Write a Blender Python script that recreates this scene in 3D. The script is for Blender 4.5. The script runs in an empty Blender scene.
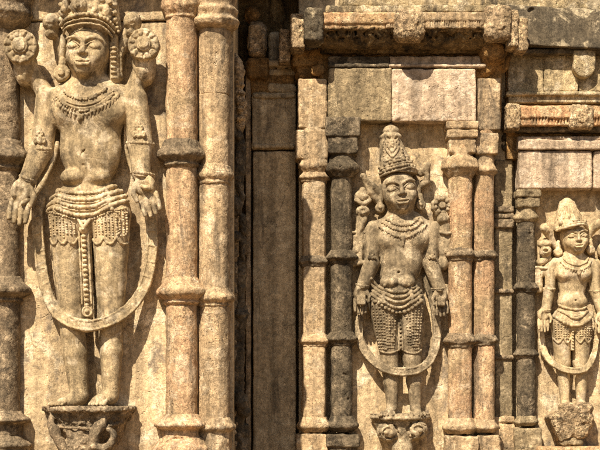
import bpy, math, random
import numpy as np

# ------------------------------------------------------------------ camera, sky, sun
sc = bpy.context.scene
COL = sc.collection
U = 0.005            # metres per reference unit (one unit on the wall plane)
DC = 1500.0          # camera distance in units
PX, PY = 275.0, 400.0  # where the camera's axis meets the wall
EYE = 1.6

cam = bpy.data.cameras.new('camera')
cam.sensor_width = 36.0
cam.lens = 36.0 * DC / 600.0
cam.shift_x = (300 - PX) / 600.0
cam.shift_y = (PY - 225) / 600.0
cam.clip_start = 0.1
cam.clip_end = 400
camo = bpy.data.objects.new('camera', cam)
camo.location = (0, -DC * U, EYE)
camo.rotation_euler = (math.pi / 2, 0, 0)
COL.objects.link(camo)
sc.camera = camo

SUN = np.array([-0.43, -1.0, 1.22])      # direction towards the sun
SUN = SUN / np.linalg.norm(SUN)
elev = math.asin(SUN[2])
w = bpy.data.worlds.new('World'); sc.world = w; w.use_nodes = True
nt = w.node_tree
sky = nt.nodes.new('ShaderNodeTexSky'); sky.sky_type = 'NISHITA'; sky.sun_disc = False
sky.sun_elevation = elev
sky.sun_rotation = math.atan2(SUN[0], SUN[1])
sky.dust_density = 2.5
bg = nt.nodes['Background']; bg.inputs['Strength'].default_value = 0.05
nt.links.new(sky.outputs[0], bg.inputs[0])
sl = bpy.data.lights.new('sun', 'SUN'); sl.energy = 5.0; sl.angle = math.radians(0.5); sl.color = (1.0, 0.89, 0.735)
so = bpy.data.objects.new('sun', sl)
so.rotation_euler = (math.acos(SUN[2]), 0, math.atan2(SUN[1], SUN[0]) + math.pi / 2)
COL.objects.link(so)
sc.view_settings.view_transform = 'Standard'
sc.view_settings.look = 'None'
sc.view_settings.exposure = 0.78
sc.view_settings.gamma = 1.0
sc.cycles.use_denoising = False
sc.cycles.diffuse_bounces = 3

# ------------------------------------------------------------------ stone materials
def stone(name, a, b, pale=None, dark=None, patch=0.5, stain=0.5, grain=0.5, bump=1.0, seed=0.0, streak=False, pscale=11.0, fine=185.0, rain=.45, crack=.7):
    warm = lambda q: None if q is None else (min(q[0] * 1.02, .72), q[1] * .972, q[2] * .89)     # this quarry's ochre
    a, b, pale, dark = warm(a), warm(b), warm(pale), warm(dark)
    m = bpy.data.materials.new(name); m.use_nodes = True
    n = m.node_tree.nodes; L = m.node_tree.links
    bs = n['Principled BSDF']; bs.inputs['Roughness'].default_value = 0.92
    bs.inputs['Specular IOR Level'].default_value = 0.18
    geo = n.new('ShaderNodeNewGeometry')
    off = n.new('ShaderNodeVectorMath'); off.operation = 'ADD'; off.inputs[1].default_value = (seed * 3.7, seed * 1.3, seed * 2.1)
    L.new(geo.outputs['Position'], off.inputs[0])
    def noise(scale, detail=4, rough=0.6, dist=0.0, vec=None):
        t = n.new('ShaderNodeTexNoise'); t.inputs['Scale'].default_value = scale
        t.inputs['Detail'].default_value = detail; t.inputs['Roughness'].default_value = rough
        t.inputs['Distortion'].default_value = dist
        L.new((vec or off).outputs[0], t.inputs['Vector']); return t.outputs['Fac']
    def ramp(v, lo, hi, c0=0.0, c1=1.0):
        r = n.new('ShaderNodeMapRange'); r.inputs[1].default_value = lo; r.inputs[2].default_value = hi
        r.inputs[3].default_value = c0; r.inputs[4].default_value = c1; L.new(v, r.inputs[0]); return r.outputs[0]
    def mix(f, c0, c1, mode='MIX'):
        x = n.new('ShaderNodeMix'); x.data_type = 'RGBA'; x.blend_type = mode
        for i, c in ((6, c0), (7, c1)):
            if isinstance(c, tuple): x.inputs[i].default_value = (*c, 1)
            else: L.new(c, x.inputs[i])
        if isinstance(f, float): x.inputs[0].default_value = f
        else: L.new(f, x.inputs[0])
        return x.outputs[2]
    def mul(v, k):
        q = n.new('ShaderNodeMath'); q.operation = 'MULTIPLY'; q.inputs[1].default_value = k; L.new(v, q.inputs[0]); return q.outputs[0]
    c = mix(ramp(noise(4.5, 6, 0.6, 0.4), 0.38, 0.62), a, b)
    if pale: c = mix(mul(ramp(noise(pscale, 8, 0.68, 0.8), 0.60 - 0.16 * patch, 0.66 - 0.14 * patch), 0.8), c, pale)
    if dark:
        st = n.new('ShaderNodeVectorMath'); st.operation = 'MULTIPLY'
        st.inputs[1].default_value = (1, 1, 0.22) if streak else (1, 1, 0.7); L.new(off.outputs[0], st.inputs[0])
        c = mix(mul(ramp(noise(9.0, 8, 0.7, 0.6, st), 0.66 - 0.2 * stain, 0.74 - 0.16 * stain), 0.85), c, dark)
    rv = n.new('ShaderNodeVectorMath'); rv.operation = 'MULTIPLY'; rv.inputs[1].default_value = (1, 1, .07); L.new(off.outputs[0], rv.inputs[0])
    rn = ramp(noise(16.0, 5, .65, .3, rv), .34, .62, 1 - rain, 1.12)
    r2 = n.new('ShaderNodeVectorMath'); r2.operation = 'SCALE'; L.new(c, r2.inputs[0]); L.new(rn, r2.inputs['Scale']); c = r2.outputs[0]
    mott = ramp(noise(26.0, 6, .7, .5), .36, .64, .76, 1.17)
    r3 = n.new('ShaderNodeVectorMath'); r3.operation = 'SCALE'; L.new(c, r3.inputs[0]); L.new(mott, r3.inputs['Scale']); c = r3.outputs[0]
    wv = n.new('ShaderNodeTexNoise'); wv.inputs['Scale'].default_value = 6.0; wv.inputs['Detail'].default_value = 5; L.new(off.outputs[0], wv.inputs['Vector'])
    wa = n.new('ShaderNodeVectorMath'); wa.operation = 'MULTIPLY_ADD'; wa.inputs[1].default_value = (.28, .28, .28); L.new(wv.outputs['Color'], wa.inputs[0]); L.new(off.outputs[0], wa.inputs[2])
    ve = n.new('ShaderNodeTexVoronoi'); ve.feature = 'DISTANCE_TO_EDGE'; ve.inputs['Scale'].default_value = 2.3; L.new(wa.outputs[0], ve.inputs['Vector'])
    ck = ramp(ve.outputs['Distance'], .0, .011, 1.0, 0.0)
    cm = n.new('ShaderNodeMath'); cm.operation = 'MULTIPLY'; L.new(ck, cm.inputs[0]); L.new(ramp(noise(1.9, 3, .6), .50, .56, 0, crack), cm.inputs[1])
    c = mix(cm.outputs[0], c, tuple(v * .28 for v in b))
    g = noise(fine, 3, 0.75)
    g2 = noise(fine * 0.36, 4, 0.7)
    vo = n.new('ShaderNodeTexVoronoi'); vo.inputs['Scale'].default_value = fine * 0.6
    L.new(off.outputs[0], vo.inputs['Vector'])
    vary = ramp(noise(7.0, 4, .6), .38, .62, .45, 1.25)
    def soft(v):
        q = n.new('ShaderNodeMix'); q.data_type = 'FLOAT'; q.clamp_factor = False; L.new(vary, q.inputs[0]); q.inputs[2].default_value = 1.0; L.new(v, q.inputs[3]); return q.outputs[0]
    gg = soft(ramp(g, 0.36, 0.64, 1 - 0.56 * grain, 1 + 0.46 * grain))
    gg2 = ramp(g2, 0.35, 0.65, 1 - 0.42 * grain, 1 + 0.34 * grain)
    pit = ramp(vo.outputs['Distance'], 0.05, 0.35, 1 - 0.35 * grain, 1.0)
    q = n.new('ShaderNodeMath'); q.operation = 'MULTIPLY'; L.new(gg, q.inputs[0]); L.new(gg2, q.inputs[1])
    q2 = n.new('ShaderNodeMath'); q2.operation = 'MULTIPLY'; L.new(q.outputs[0], q2.inputs[0]); L.new(pit, q2.inputs[1])
    hs = n.new('ShaderNodeVectorMath'); hs.operation = 'SCALE'; L.new(c, hs.inputs[0]); L.new(q2.outputs[0], hs.inputs['Scale'])
    L.new(hs.outputs[0], bs.inputs['Base Color'])
    b1 = n.new('ShaderNodeBump'); b1.inputs['Strength'].default_value = 0.40 * min(1.6, bump); b1.inputs['Distance'].default_value = 0.006
    L.new(g2, b1.inputs['Height'])
    b2 = n.new('ShaderNodeBump'); b2.inputs['Strength'].default_value = 0.40 * min(1.6, bump); b2.inputs['Distance'].default_value = 0.0025
    L.new(g, b2.inputs['Height']); L.new(b1.outputs[0], b2.inputs['Normal'])
    bp = n.new('ShaderNodeTexVoronoi'); bp.inputs['Scale'].default_value = 42; L.new(wa.outputs[0], bp.inputs['Vector'])
    pm = n.new('ShaderNodeMath'); pm.operation = 'MULTIPLY'; L.new(ramp(bp.outputs['Distance'], .08, .30, 1, 0), pm.inputs[0]); L.new(ramp(noise(8.0, 5, .65), .50, .60), pm.inputs[1])
    b3 = n.new('ShaderNodeBump'); b3.invert = True; b3.inputs['Strength'].default_value = .7; b3.inputs['Distance'].default_value = .006 * bump
    L.new(pm.outputs[0], b3.inputs['Height']); L.new(b2.outputs[0], b3.inputs['Normal'])
    b4 = n.new('ShaderNodeBump'); b4.inputs['Strength'].default_value = .4 * min(1.2, bump); b4.inputs['Distance'].default_value = .012 * bump
    L.new(noise(30.0, 4, .65), b4.inputs['Height']); L.new(b3.outputs[0], b4.inputs['Normal'])
    L.new(b4.outputs[0], bs.inputs['Normal'])
    return m

M = {
 'cream':  stone('cream_sandstone', (.60,.465,.285), (.51,.395,.25), (.71,.60,.43), (.20,.165,.13), .5, .60, .6, 1.0, 1, pscale=7, rain=.5),
 'figure': stone('carved_sandstone', (.49,.385,.235), (.34,.265,.16), (.65,.545,.385), (.165,.13,.085), .55, .62, .6, .5, 2, crack=0, rain=.5),
 'figure2':stone('carved_grey_sandstone', (.38,.305,.20), (.27,.215,.14), (.54,.45,.315), (.12,.097,.064), .5, .58, .7, .6, 3, crack=0, rain=.5),
 'figure3':stone('carved_buff_sandstone', (.58,.46,.285), (.48,.38,.23), (.69,.575,.41), (.25,.195,.125), .5, .45, .55, .5, 4, crack=0),
 'pink':   stone('rose_sandstone', (.57,.375,.225), (.45,.335,.20), (.62,.49,.34), (.19,.145,.10), .45, .6, .8, 1.0, 5, streak=True, rain=.55),
 'pinkd':  stone('brown_sandstone', (.26,.195,.125), (.19,.15,.10), (.42,.33,.22), (.08,.065,.047), .5, .55, .85, 1.2, 6),
 'tan':    stone('tan_sandstone', (.53,.39,.235), (.43,.325,.205), (.62,.50,.345), (.17,.135,.095), .45, .6, .75, 1.0, 7, streak=True, rain=.55),
 'olive':  stone('olive_sandstone', (.58,.465,.30), (.48,.385,.25), (.64,.54,.37), (.20,.165,.115), .45, .58, .6, .9, 8, streak=True),
 'block':  stone('mossy_block_stone', (.31,.245,.15), (.24,.192,.12), (.44,.36,.235), (.09,.073,.052), .45, .55, .8, 1.3, 9, streak=True),
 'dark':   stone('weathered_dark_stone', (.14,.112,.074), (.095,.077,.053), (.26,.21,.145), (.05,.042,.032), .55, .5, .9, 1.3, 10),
 'pale':   stone('pale_rose_block', (.57,.45,.33), (.49,.385,.28), (.68,.57,.45), (.26,.205,.15), .5, .55, .6, 1.2, 11, streak=True),
 'soot':   stone('blackened_slab_stone', (.13,.105,.07), (.09,.075,.053), (.45,.38,.26), (.04,.034,.027), .40, .4, .8, 1.0, 12, pscale=9.0),
 'rust':   stone('laterite_stone', (.34,.20,.075), (.24,.145,.06), (.42,.28,.13), (.045,.032,.02), .4, .66, .9, 1.6, 13, streak=True),
 'speck':  stone('speckled_granite', (.40,.30,.18), (.31,.23,.145), (.56,.44,.29), (.09,.07,.045), .5, .45, 1.3, 1.6, 14, pscale=30.0, fine=150, crack=0),
 'orange': stone('orange_sandstone', (.52,.31,.17), (.46,.325,.18), (.60,.47,.30), (.17,.125,.075), .5, .5, .8, 1.2, 15),
 'lichen': stone('lichen_stone', (.44,.35,.21), (.33,.265,.16), (.62,.53,.38), (.085,.07,.05), .55, .6, .8, 1.2, 16, streak=True),
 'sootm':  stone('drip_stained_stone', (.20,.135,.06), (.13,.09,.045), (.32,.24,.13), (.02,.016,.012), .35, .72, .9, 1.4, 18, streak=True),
 'ground': stone('sandy_ground', (.24,.17,.10), (.20,.14,.085), (.3,.22,.13), (.16,.12,.08), .4, .4, .4, .6, 17, fine=60),
}

# ------------------------------------------------------------------ sculpting in a distance field
H = 1.0
def lerp(a, b, t): return a + (b - a) * t
def spl(pts, n=8):
    P = np.array(pts, float); out = []
    Q = np.vstack([2 * P[0] - P[1], P, 2 * P[-1] - P[-2]])
    for i in range(1, len(Q) - 2):
        for t in np.linspace(0, 1, n, endpoint=False):
            a, b, c, d = Q[i - 1], Q[i], Q[i + 1], Q[i + 2]
            out.append(.5 * (2 * b + (c - a) * t + (2 * a - 5 * b + 4 * c - d) * t * t + (3 * b - a - 3 * c + d) * t ** 3))
    out.append(P[-1]); return np.array(out)

class S:
    """a block of clay: x right, y down, z out of the wall, in reference units"""
    def __init__(s, x0, x1, y0, y1, z0, z1, h=1.0):
        h *= H; s.h = h
        s.a = [np.arange(lo - 2 * h, hi + 2.01 * h, h, dtype=np.float32) for lo, hi in ((x0, x1), (y0, y1), (z0, z1))]
        s.F = np.full([len(q) for q in s.a], 9.0, np.float32)
    def op(s, lo, hi, fn, k=1.0, mode='u'):
        m = k + 2 * s.h + .5; sl = []
        for q, l, u in zip(s.a, lo, hi):
            i = int(np.searchsorted(q, l - m)); j = int(np.searchsorted(q, u + m))
            if j <= i: return s
            sl.append(slice(i, j))
        sl = tuple(sl)
        x = s.a[0][sl[0]][:, None, None]; y = s.a[1][sl[1]][None, :, None]; z = s.a[2][sl[2]][None, None, :]
        v = fn(x, y, z); f = s.F[sl]
        if mode == 'u':
            hh = np.maximum(k - np.abs(f - v), 0) / k; s.F[sl] = np.minimum(f, v) - hh * hh * k * .25
        else:
            v = -v; hh = np.maximum(k - np.abs(f - v), 0) / k; s.F[sl] = np.maximum(f, v) + hh * hh * k * .25
        return s
    def ell(s, c, r, k=2.0, rot=0, mode='u'):
        R = max(r[0], r[1]) if rot else None
        ex, ey = (R, R) if rot else (r[0], r[1])
        cs, sn = math.cos(rot), math.sin(rot)
        def fn(x, y, z):
            dx, dy, dz = x - c[0], y - c[1], z - c[2]
            u = dx * cs + dy * sn; v = -dx * sn + dy * cs
            k0 = np.sqrt((u / r[0]) ** 2 + (v / r[1]) ** 2 + (dz / r[2]) ** 2) + 1e-6
            k1 = np.sqrt((u / r[0] ** 2) ** 2 + (v / r[1] ** 2) ** 2 + (dz / r[2] ** 2) ** 2) + 1e-6
            return k0 * (k0 - 1) / k1
        return s.op((c[0] - ex, c[1] - ey, c[2] - r[2]), (c[0] + ex, c[1] + ey, c[2] + r[2]), fn, k, mode)
    def cap(s, p, q, r0, r1=None, fl=1.0, k=2.0, mode='u'):
        r1 = r0 if r1 is None else r1; R = max(r0, r1)
        p = np.array(p, float); q = np.array(q, float)
        A = p * (1, 1, 1 / fl); B = q * (1, 1, 1 / fl); d = B - A; dd = float(d @ d) + 1e-9
        def fn(x, y, z):
            x = x - A[0]; y = y - A[1]; z = z / fl - A[2]
            t = np.clip((x * d[0] + y * d[1] + z * d[2]) / dd, 0, 1)
            return (np.sqrt((x - t * d[0]) ** 2 + (y - t * d[1]) ** 2 + (z - t * d[2]) ** 2) - (r0 + (r1 - r0) * t)) * min(1, fl)
        lo = np.minimum(p, q) - (R, R, R * fl); hi = np.maximum(p, q) + (R, R, R * fl)
        return s.op(lo, hi, fn, k, mode)
    def tube(s, pts, r, fl=1.0, k=1.0, mode='u'):
        n = len(pts) - 1
        for i in range(n):
            ra, rb = (r, r) if np.isscalar(r) else (lerp(r[0], r[1], i / n), lerp(r[0], r[1], (i + 1) / n))
            s.cap(pts[i], pts[i + 1], ra, rb, fl, k, mode)
        return s
    def box(s, x0, x1, y0, y1, z0, z1, rd=1.0, k=.6, rot=0, mode='u', slope=0.0, lean=0.0):
        c = ((x0 + x1) / 2, (y0 + y1) / 2, (z0 + z1) / 2); e = ((x1 - x0) / 2, (y1 - y0) / 2, (z1 - z0) / 2)
        cs, sn = math.cos(rot), math.sin(rot)
        def fn(x, y, z):
            dx, dy = x - c[0], y - c[1]; dz = z - c[2] - lean * dy; dy = dy - slope * dx
            u = dx * cs + dy * sn; v = -dx * sn + dy * cs
            qx = np.abs(u) - e[0] + rd; qy = np.abs(v) - e[1] + rd; qz = np.abs(dz) - e[2] + rd
            return np.sqrt(np.maximum(qx, 0) ** 2 + np.maximum(qy, 0) ** 2 + np.maximum(qz, 0) ** 2) + np.minimum(np.maximum(np.maximum(qx, qy), qz), 0) - rd
        m = abs(slope) * e[0] + (math.hypot(e[0], e[1]) * abs(sn)); mz = abs(lean) * e[1]
        return s.op((x0 - m, y0 - m, z0 - mz), (x1 + m, y1 + m, z1 + mz), fn, k, mode)
    def lathe(s, cx, cz, prof, k=1.0, mode='u', f=.85, sq=0.0):
        P = np.array(prof, float); R = P[:, 1].max(); y0, y1 = P[0, 0], P[-1, 0]
        def fn(x, y, z):
            yy = y[0, :, 0]; rr = np.interp(yy, P[:, 0], P[:, 1])
            if len(rr) > 3: rr = np.convolve(np.pad(rr, 1, 'edge'), (.25, .5, .25), 'valid')
            rr = rr[None, :, None]
            rad = np.sqrt((x - cx) ** 2 + (z - cz) ** 2)
            if sq: rad = lerp(rad, np.maximum(np.abs(x - cx), np.abs(z - cz)), sq)
            return np.maximum((rad - rr) * f, np.maximum(y0 - y, y - y1))
        return s.op((cx - R, y0, cz - R), (cx + R, y1, cz + R), fn, k, mode)
    def disc(s, c, r, z0, z1, k=.6, mode='u', rd=1.0, lobes=0, amp=0.0, ry=None):
        ry = ry or r
        def fn(x, y, z):
            dx = x - c[0]; dy = (y - c[1]) * r / ry
            rr = r + (amp * np.cos(lobes * np.arctan2(dy, dx)) if lobes else 0)
            qr = np.sqrt(dx * dx + dy * dy) - rr + rd
            qz = np.abs(z - (z0 + z1) / 2) - (z1 - z0) / 2 + rd
            return np.sqrt(np.maximum(qr, 0) ** 2 + np.maximum(qz, 0) ** 2) + np.minimum(np.maximum(qr, qz), 0) - rd
        R = max(r, ry) + abs(amp)
        return s.op((c[0] - R, c[1] - R, z0), (c[0] + R, c[1] + R, z1), fn, k, mode)
    def _n(s, cell, seed):
        rs = np.random.RandomState(seed); A = rs.rand(*[int((q[-1] - q[0]) / cell) + 3 for q in s.a]).astype(np.float32) * 2 - 1
        for ax, q in enumerate(s.a):
            t = (q - q[0]) / cell; i = t.astype(int); t = t - i; t = t * t * (3 - 2 * t)
            sh = [1, 1, 1]; sh[ax] = -1; t = t.reshape(sh).astype(np.float32)
            A = np.take(A, i, ax) * (1 - t) + np.take(A, i + 1, ax) * t
        return A
    def rough(s, amp=.5, cell=9, seed=0):
        s.F += amp * s._n(cell, seed) + amp * .55 * s._n(cell * .45, seed + 1)
        if amp > .25: s.F += amp * .32 * s._n(max(cell * .2, 1.6), seed + 2)
        return s
    def chips(s, n, box, r=(2, 5), seed=0):
        rs = random.Random(seed)
        for _ in range(n):
            c = [rs.uniform(box[i * 2], box[i * 2 + 1]) for i in range(3)]; q = rs.uniform(*r)
            s.ell(c, (q * rs.uniform(1.0, 2.2), q * rs.uniform(.6, 1.2), q * rs.uniform(.4, .7)), 1.8, rs.uniform(-.9, .9), 's')
        return s
    def front(s):
        m = s.F < 0; n = m.shape[2]
        i = n - 1 - np.argmax(m[:, :, ::-1], axis=2); hit = m.any(axis=2)
        z = np.where(hit, s.a[2][i] + s.h * .5, 0.0)
        def at(x, y):
            return float(z[min(max(int(round((x - s.a[0][0]) / s.h)), 0), z.shape[0] - 1), min(max(int(round((y - s.a[1][0]) / s.h)), 0), z.shape[1] - 1)])
        return at
    def mesh(s, cut=None):
        f = s.F
        for ax in range(3):
            for e in (0, -1):
                ix = [slice(None)] * 3; ix[ax] = e; f[tuple(ix)] = 1.0
        g = f < 0
        C = lambda i, j, k: (slice(i, g.shape[0] - 1 + i), slice(j, g.shape[1] - 1 + j), slice(k, g.shape[2] - 1 + k))
        cor = [(i, j, k) for i in (0, 1) for j in (0, 1) for k in (0, 1)]
        al = g[C(0, 0, 0)].copy(); an = al.copy()
        for c in cor[1:]:
            al &= g[C(*c)]; an |= g[C(*c)]
        act = an & ~al
        I = np.argwhere(act); N = len(I)
        if N == 0: return np.zeros((0, 3)), np.zeros((0, 4), int)
        val = {c: f[I[:, 0] + c[0], I[:, 1] + c[1], I[:, 2] + c[2]] for c in cor}
        acc = np.zeros((N, 3), np.float32); cnt = np.zeros(N, np.float32)
        for c in cor:
            for ax in range(3):
                if c[ax]: continue
                e = list(c); e[ax] = 1; a, b = val[c], val[tuple(e)]
                mk = (a < 0) != (b < 0); t = np.where(mk, a / np.where(mk, a - b, 1), 0)
                p = np.array(c, np.float32)[None].repeat(N, 0); p[:, ax] = t
                acc += p * mk[:, None]; cnt += mk
        V = (I + acc / cnt[:, None]) * s.h + np.array([q[0] for q in s.a])
        vid = np.full(act.shape, -1, np.int32); vid[act] = np.arange(N)
        Q = []
        for ax in range(3):
            u, v = (ax + 1) % 3, (ax + 2) % 3
            a = [slice(1, -1)] * 3; b = [slice(1, -1)] * 3; a[ax] = slice(0, -1); b[ax] = slice(1, None)
            A = g[tuple(a)]; B = g[tuple(b)]; ch = np.argwhere(A != B)
            st = A[ch[:, 0], ch[:, 1], ch[:, 2]]
            base = ch + 1; base[:, ax] -= 1
            def gid(du, dv):
                q = base.copy(); q[:, u] -= du; q[:, v] -= dv; return vid[q[:, 0], q[:, 1], q[:, 2]]
            q4 = np.stack([gid(1, 1), gid(0, 1), gid(0, 0), gid(1, 0)], 1)
            q4[~st] = q4[~st][:, ::-1]; Q.append(q4)
        Q = np.vstack(Q); Q = Q[(Q >= 0).all(1)]
        if cut is not None:
            Q = Q[(V[Q][:, :, 2] > cut).any(1)]
            use = np.unique(Q); mp = np.full(N, -1); mp[use] = np.arange(len(use)); V = V[use]; Q = mp[Q]
        return V, Q[:, ::-1]      # the axes below mirror the field, so the winding turns round

class Fr:
    """a wall plane at depth d in front of the reference plane"""
    def __init__(s, d): s.d = d; s.k = (DC - d) / DC
    def loc(s, x, y, z=0): return ((x - PX) * s.k * U, -s.d * U - z * s.k * U, EYE + (PY - y) * s.k * U)

def props(o, label=None, cat=None, group=None, kind=None):
    for k, v in (('label', label), ('category', cat), ('group', group), ('kind', kind)):
        if v: o[k] = v
def link(name, V, Q, mat):
    me = bpy.data.meshes.new(name)
    me.vertices.add(len(V)); me.vertices.foreach_set('co', np.ascontiguousarray(V, np.float32).ravel())
    me.loops.add(Q.size); me.loops.foreach_set('vertex_index', np.ascontiguousarray(Q, np.int32).ravel())
    me.polygons.add(len(Q)); me.polygons.foreach_set('loop_start', np.arange(0, Q.size, 4, dtype=np.int32))
    me.polygons.foreach_set('loop_total', np.full(len(Q), 4, np.int32))
    me.polygons.foreach_set('use_smooth', np.ones(len(Q), bool))
    me.update(calc_edges=True); me.materials.append(M[mat])
    o = bpy.data.objects.new(name, me); COL.objects.link(o); return o
class Thing:
    def __init__(s, name, fr, x, y, label, cat, group=None, kind='thing', dz=0, zs=1.0):
        s.fr, s.x, s.y, s.dz, s.zs = fr, x, y, dz, zs
        s.o = bpy.data.objects.new(name, None); COL.objects.link(s.o); s.o.location = fr.loc(x, y)
        s.o.empty_display_size = .1
        props(s.o, label, cat, group, kind)
    def part(s, name, sd, mat, parent=None, cut=None, label=None, dz=None, dy=0):
        """dz: the height of the relief at which the photo's measurements were taken"""
        V, Q = sd.mesh(cut); dz = s.dz if dz is None else dz; V[:, 2] *= s.zs
        k = (DC - s.fr.d - dz) / DC * U; o0 = s.o.location
        W = np.stack([(V[:, 0] - PX) * k - o0[0], -(s.fr.d + dz) * U - (V[:, 2] - dz) * k - o0[1], EYE + (PY - V[:, 1] - dy) * k - o0[2]], 1)
        o = link(name, W, Q, mat); o.parent = parent or s.o
        if label: o['label'] = label
        return o
def solo(name, fr, x, y, sd, mat, label, cat, group=None, kind=None):
    V, Q = sd.mesh(); k = fr.k * U
    W = np.stack([(V[:, 0] - x) * k, -V[:, 2] * k, -(V[:, 1] - y) * k], 1)
    o = link(name, W, Q, mat); o.location = fr.loc(x, y); props(o, label, cat, group, kind); return o

FL, FM, FR = Fr(170), Fr(0), Fr(-15)

# ------------------------------------------------------------------ ground
me = bpy.data.meshes.new('ground')
me.from_pydata([(-60, -80, 0), (60, -80, 0), (60, 30, 0), (-60, 30, 0)], [], [(0, 1, 2, 3)]); me.materials.append(M['ground'])
g = bpy.data.objects.new('ground', me); COL.objects.link(g); g['kind'] = 'structure'

# ------------------------------------------------------------------ the wall bays
def slab(x0, x1, y0, y1, z0, z1, h=1.5, rd=1.2, amp=.4, cell=12, seed=0, **kw):
    s = S(x0 - 1, x1 + 1, y0 - 1, y1 + 1, min(z0, z1) - 1, z1 + 1, h)
    s.box(x0, x1, y0, y1, z0, z1, rd, **kw); s.rough(amp, cell, seed); return s
def core(T, name, x0, x1, y0, y1, z0, z1, mat):       # plain masonry hidden behind and below the carving
    bm = [(x, y, z) for x in (x0, x1) for y in (y0, y1) for z in (z0, z1)]
    V = np.array(bm, float); Q = np.array([[0, 1, 3, 2], [4, 6, 7, 5], [0, 4, 5, 1], [2, 3, 7, 6], [0, 2, 6, 4], [1, 5, 7, 3]])
    k = T.fr.k * U
    W = np.stack([(V[:, 0] - T.x) * k, -V[:, 2] * k, -(V[:, 1] - T.y) * k], 1)
    o = link(name, W, Q, mat); o.parent = T.o
    for p in o.data.polygons: p.use_smooth = False
    return o

TL = Thing('wall_bay', FL, 92, 700, 'pale sandstone niche wall behind the largest carved figure, at the left', 'wall', 'wall bays of the temple')
TL.part('back_panel', slab(14, 168, 22, 470, -14, 0, 1.1, 1, .55, 16, 11), 'cream')
TL.part('upper_block', slab(-30, 168, -60, 21, -14, 2.5, 1.3, 1.5, .7, 12, 12), 'cream')
TL.part('lintel', slab(-40, 196, -75, -12, -14, 24, 2.5, 1.5, .6, 14, 13), 'tan')
core(TL, 'masonry', -300, 233, -300, 720, -260, -12, 'olive')
core(TL, 'plinth', -300, 240, 470, 740, -20, 40, 'tan')
TL.part('side_strip', slab(196, 205, 20, 470, -14, 3, 1.6, 1, .4, 14, 14), 'pink')

TM = Thing('wall_bay', FM, 400, 700, 'mottled tan niche wall behind the middle carved figure, under the block lintel', 'wall', 'wall bays of the temple')
TM.part('back_panel', slab(348, 455, 118, 470, -14, 0, 1.1, 1, .5, 14, 21), 'cream')
core(TM, 'masonry', 299, 514, -300, 640, -260, -13, 'olive')
core(TM, 'plinth', 290, 506, 470, 640, -14, 50, 'tan')
s = S(326, 393, 66, 123, -14, 23, 1.1); s.box(328, 391.5, 68, 121.5, -14, 20, 1.8).rough(.6, 11, 22).chips(6, (330, 390, 118, 124, 19, 24), (2, 4), 3)
TM.part('lintel_block', s, 'block', dz=18, label='mossy olive lintel block')
s = S(391, 478, 66, 123, -14, 23, 1.1); s.box(391.8, 476, 69, 121.5, -14, 20.6, 1.5).rough(.7, 9, 24).chips(8, (395, 478, 118, 124, 20, 24), (2, 4), 4)
TM.part('lintel_block', s, 'pale', dz=19, label='pale rose lintel block')
s = S(389, 489, 54, 70, -14, 27, 1.0); s.box(390, 484, 55, 64, -14, 15, 1).box(380, 486, 63.5, 67, -14, 20, 1.2).rough(.5, 8, 25)
TM.part('fillet', s, 'pale', dz=20)
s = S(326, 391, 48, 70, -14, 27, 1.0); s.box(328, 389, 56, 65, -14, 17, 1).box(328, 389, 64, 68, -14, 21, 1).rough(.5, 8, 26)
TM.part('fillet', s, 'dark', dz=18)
core(TM, 'cavity_block', 318, 500, 25, 120, -14, 9, 'rust')

TR = Thing('wall_bay', FR, 570, 700, 'pale niche wall behind the smallest carved figure, at the right edge', 'wall', 'wall bays of the temple')
TR.part('back_panel', slab(534, 640, 186, 470, -14, 0, 1.1, 1, .45, 14, 31), 'cream')
core(TR, 'masonry', 500, 900, -300, 640, -260, -13, 'olive')
core(TR, 'plinth', 504, 900, 470, 640, -14, 40, 'tan')
s = S(517, 640, 148, 193, -14, 24, 1.1); s.box(519, 592, 151, 189, -14, 18, 1.5).box(593.5, 640, 151, 189, -14, 17, 1.5).rough(.6, 10, 32)
TR.part('lintel', s, 'pale', dz=16)
s = S(516, 640, 136, 152, -14, 26, 1.0); s.box(518, 640, 140, 150, -14, 21, 1).box(518, 640, 136, 140, -14, 17, 1).rough(.5, 8, 33)
TR.part('fillet', s, 'pale', dz=18)
s = S(504, 640, 48, 102, -14, 22, 1.1)
s.box(508, 543.5, 52, 93, -14, 14, 1.4, lean=.12).box(544.5, 578, 51, 92, -14, 15, 1.4, lean=.1).box(579, 640, 51, 92, -14, 14, 1.4, lean=.1)
s.box(505, 640, 93, 97, -14, 22, 1.2).box(508, 640, 97, 104, -14, 18, 1.2).rough(.5, 9, 34)
TR.part('frieze_blocks', s, 'lichen', dz=14)
s = S(570, 600, 44, 84, 0, 32, .9); s.box(573.5, 595.5, 50, 67, 8, 26, 1.5).disc((584.5, 66.5), 11, 8, 26, rd=1.5).rough(.5, 6, 35)
TR.part('pendant_boss', s, 'lichen', dz=24, label='rounded hanging stone tongue')
core(TR, 'cavity_block', 505, 700, 40, 160, -14, 8, 'rust')

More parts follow.
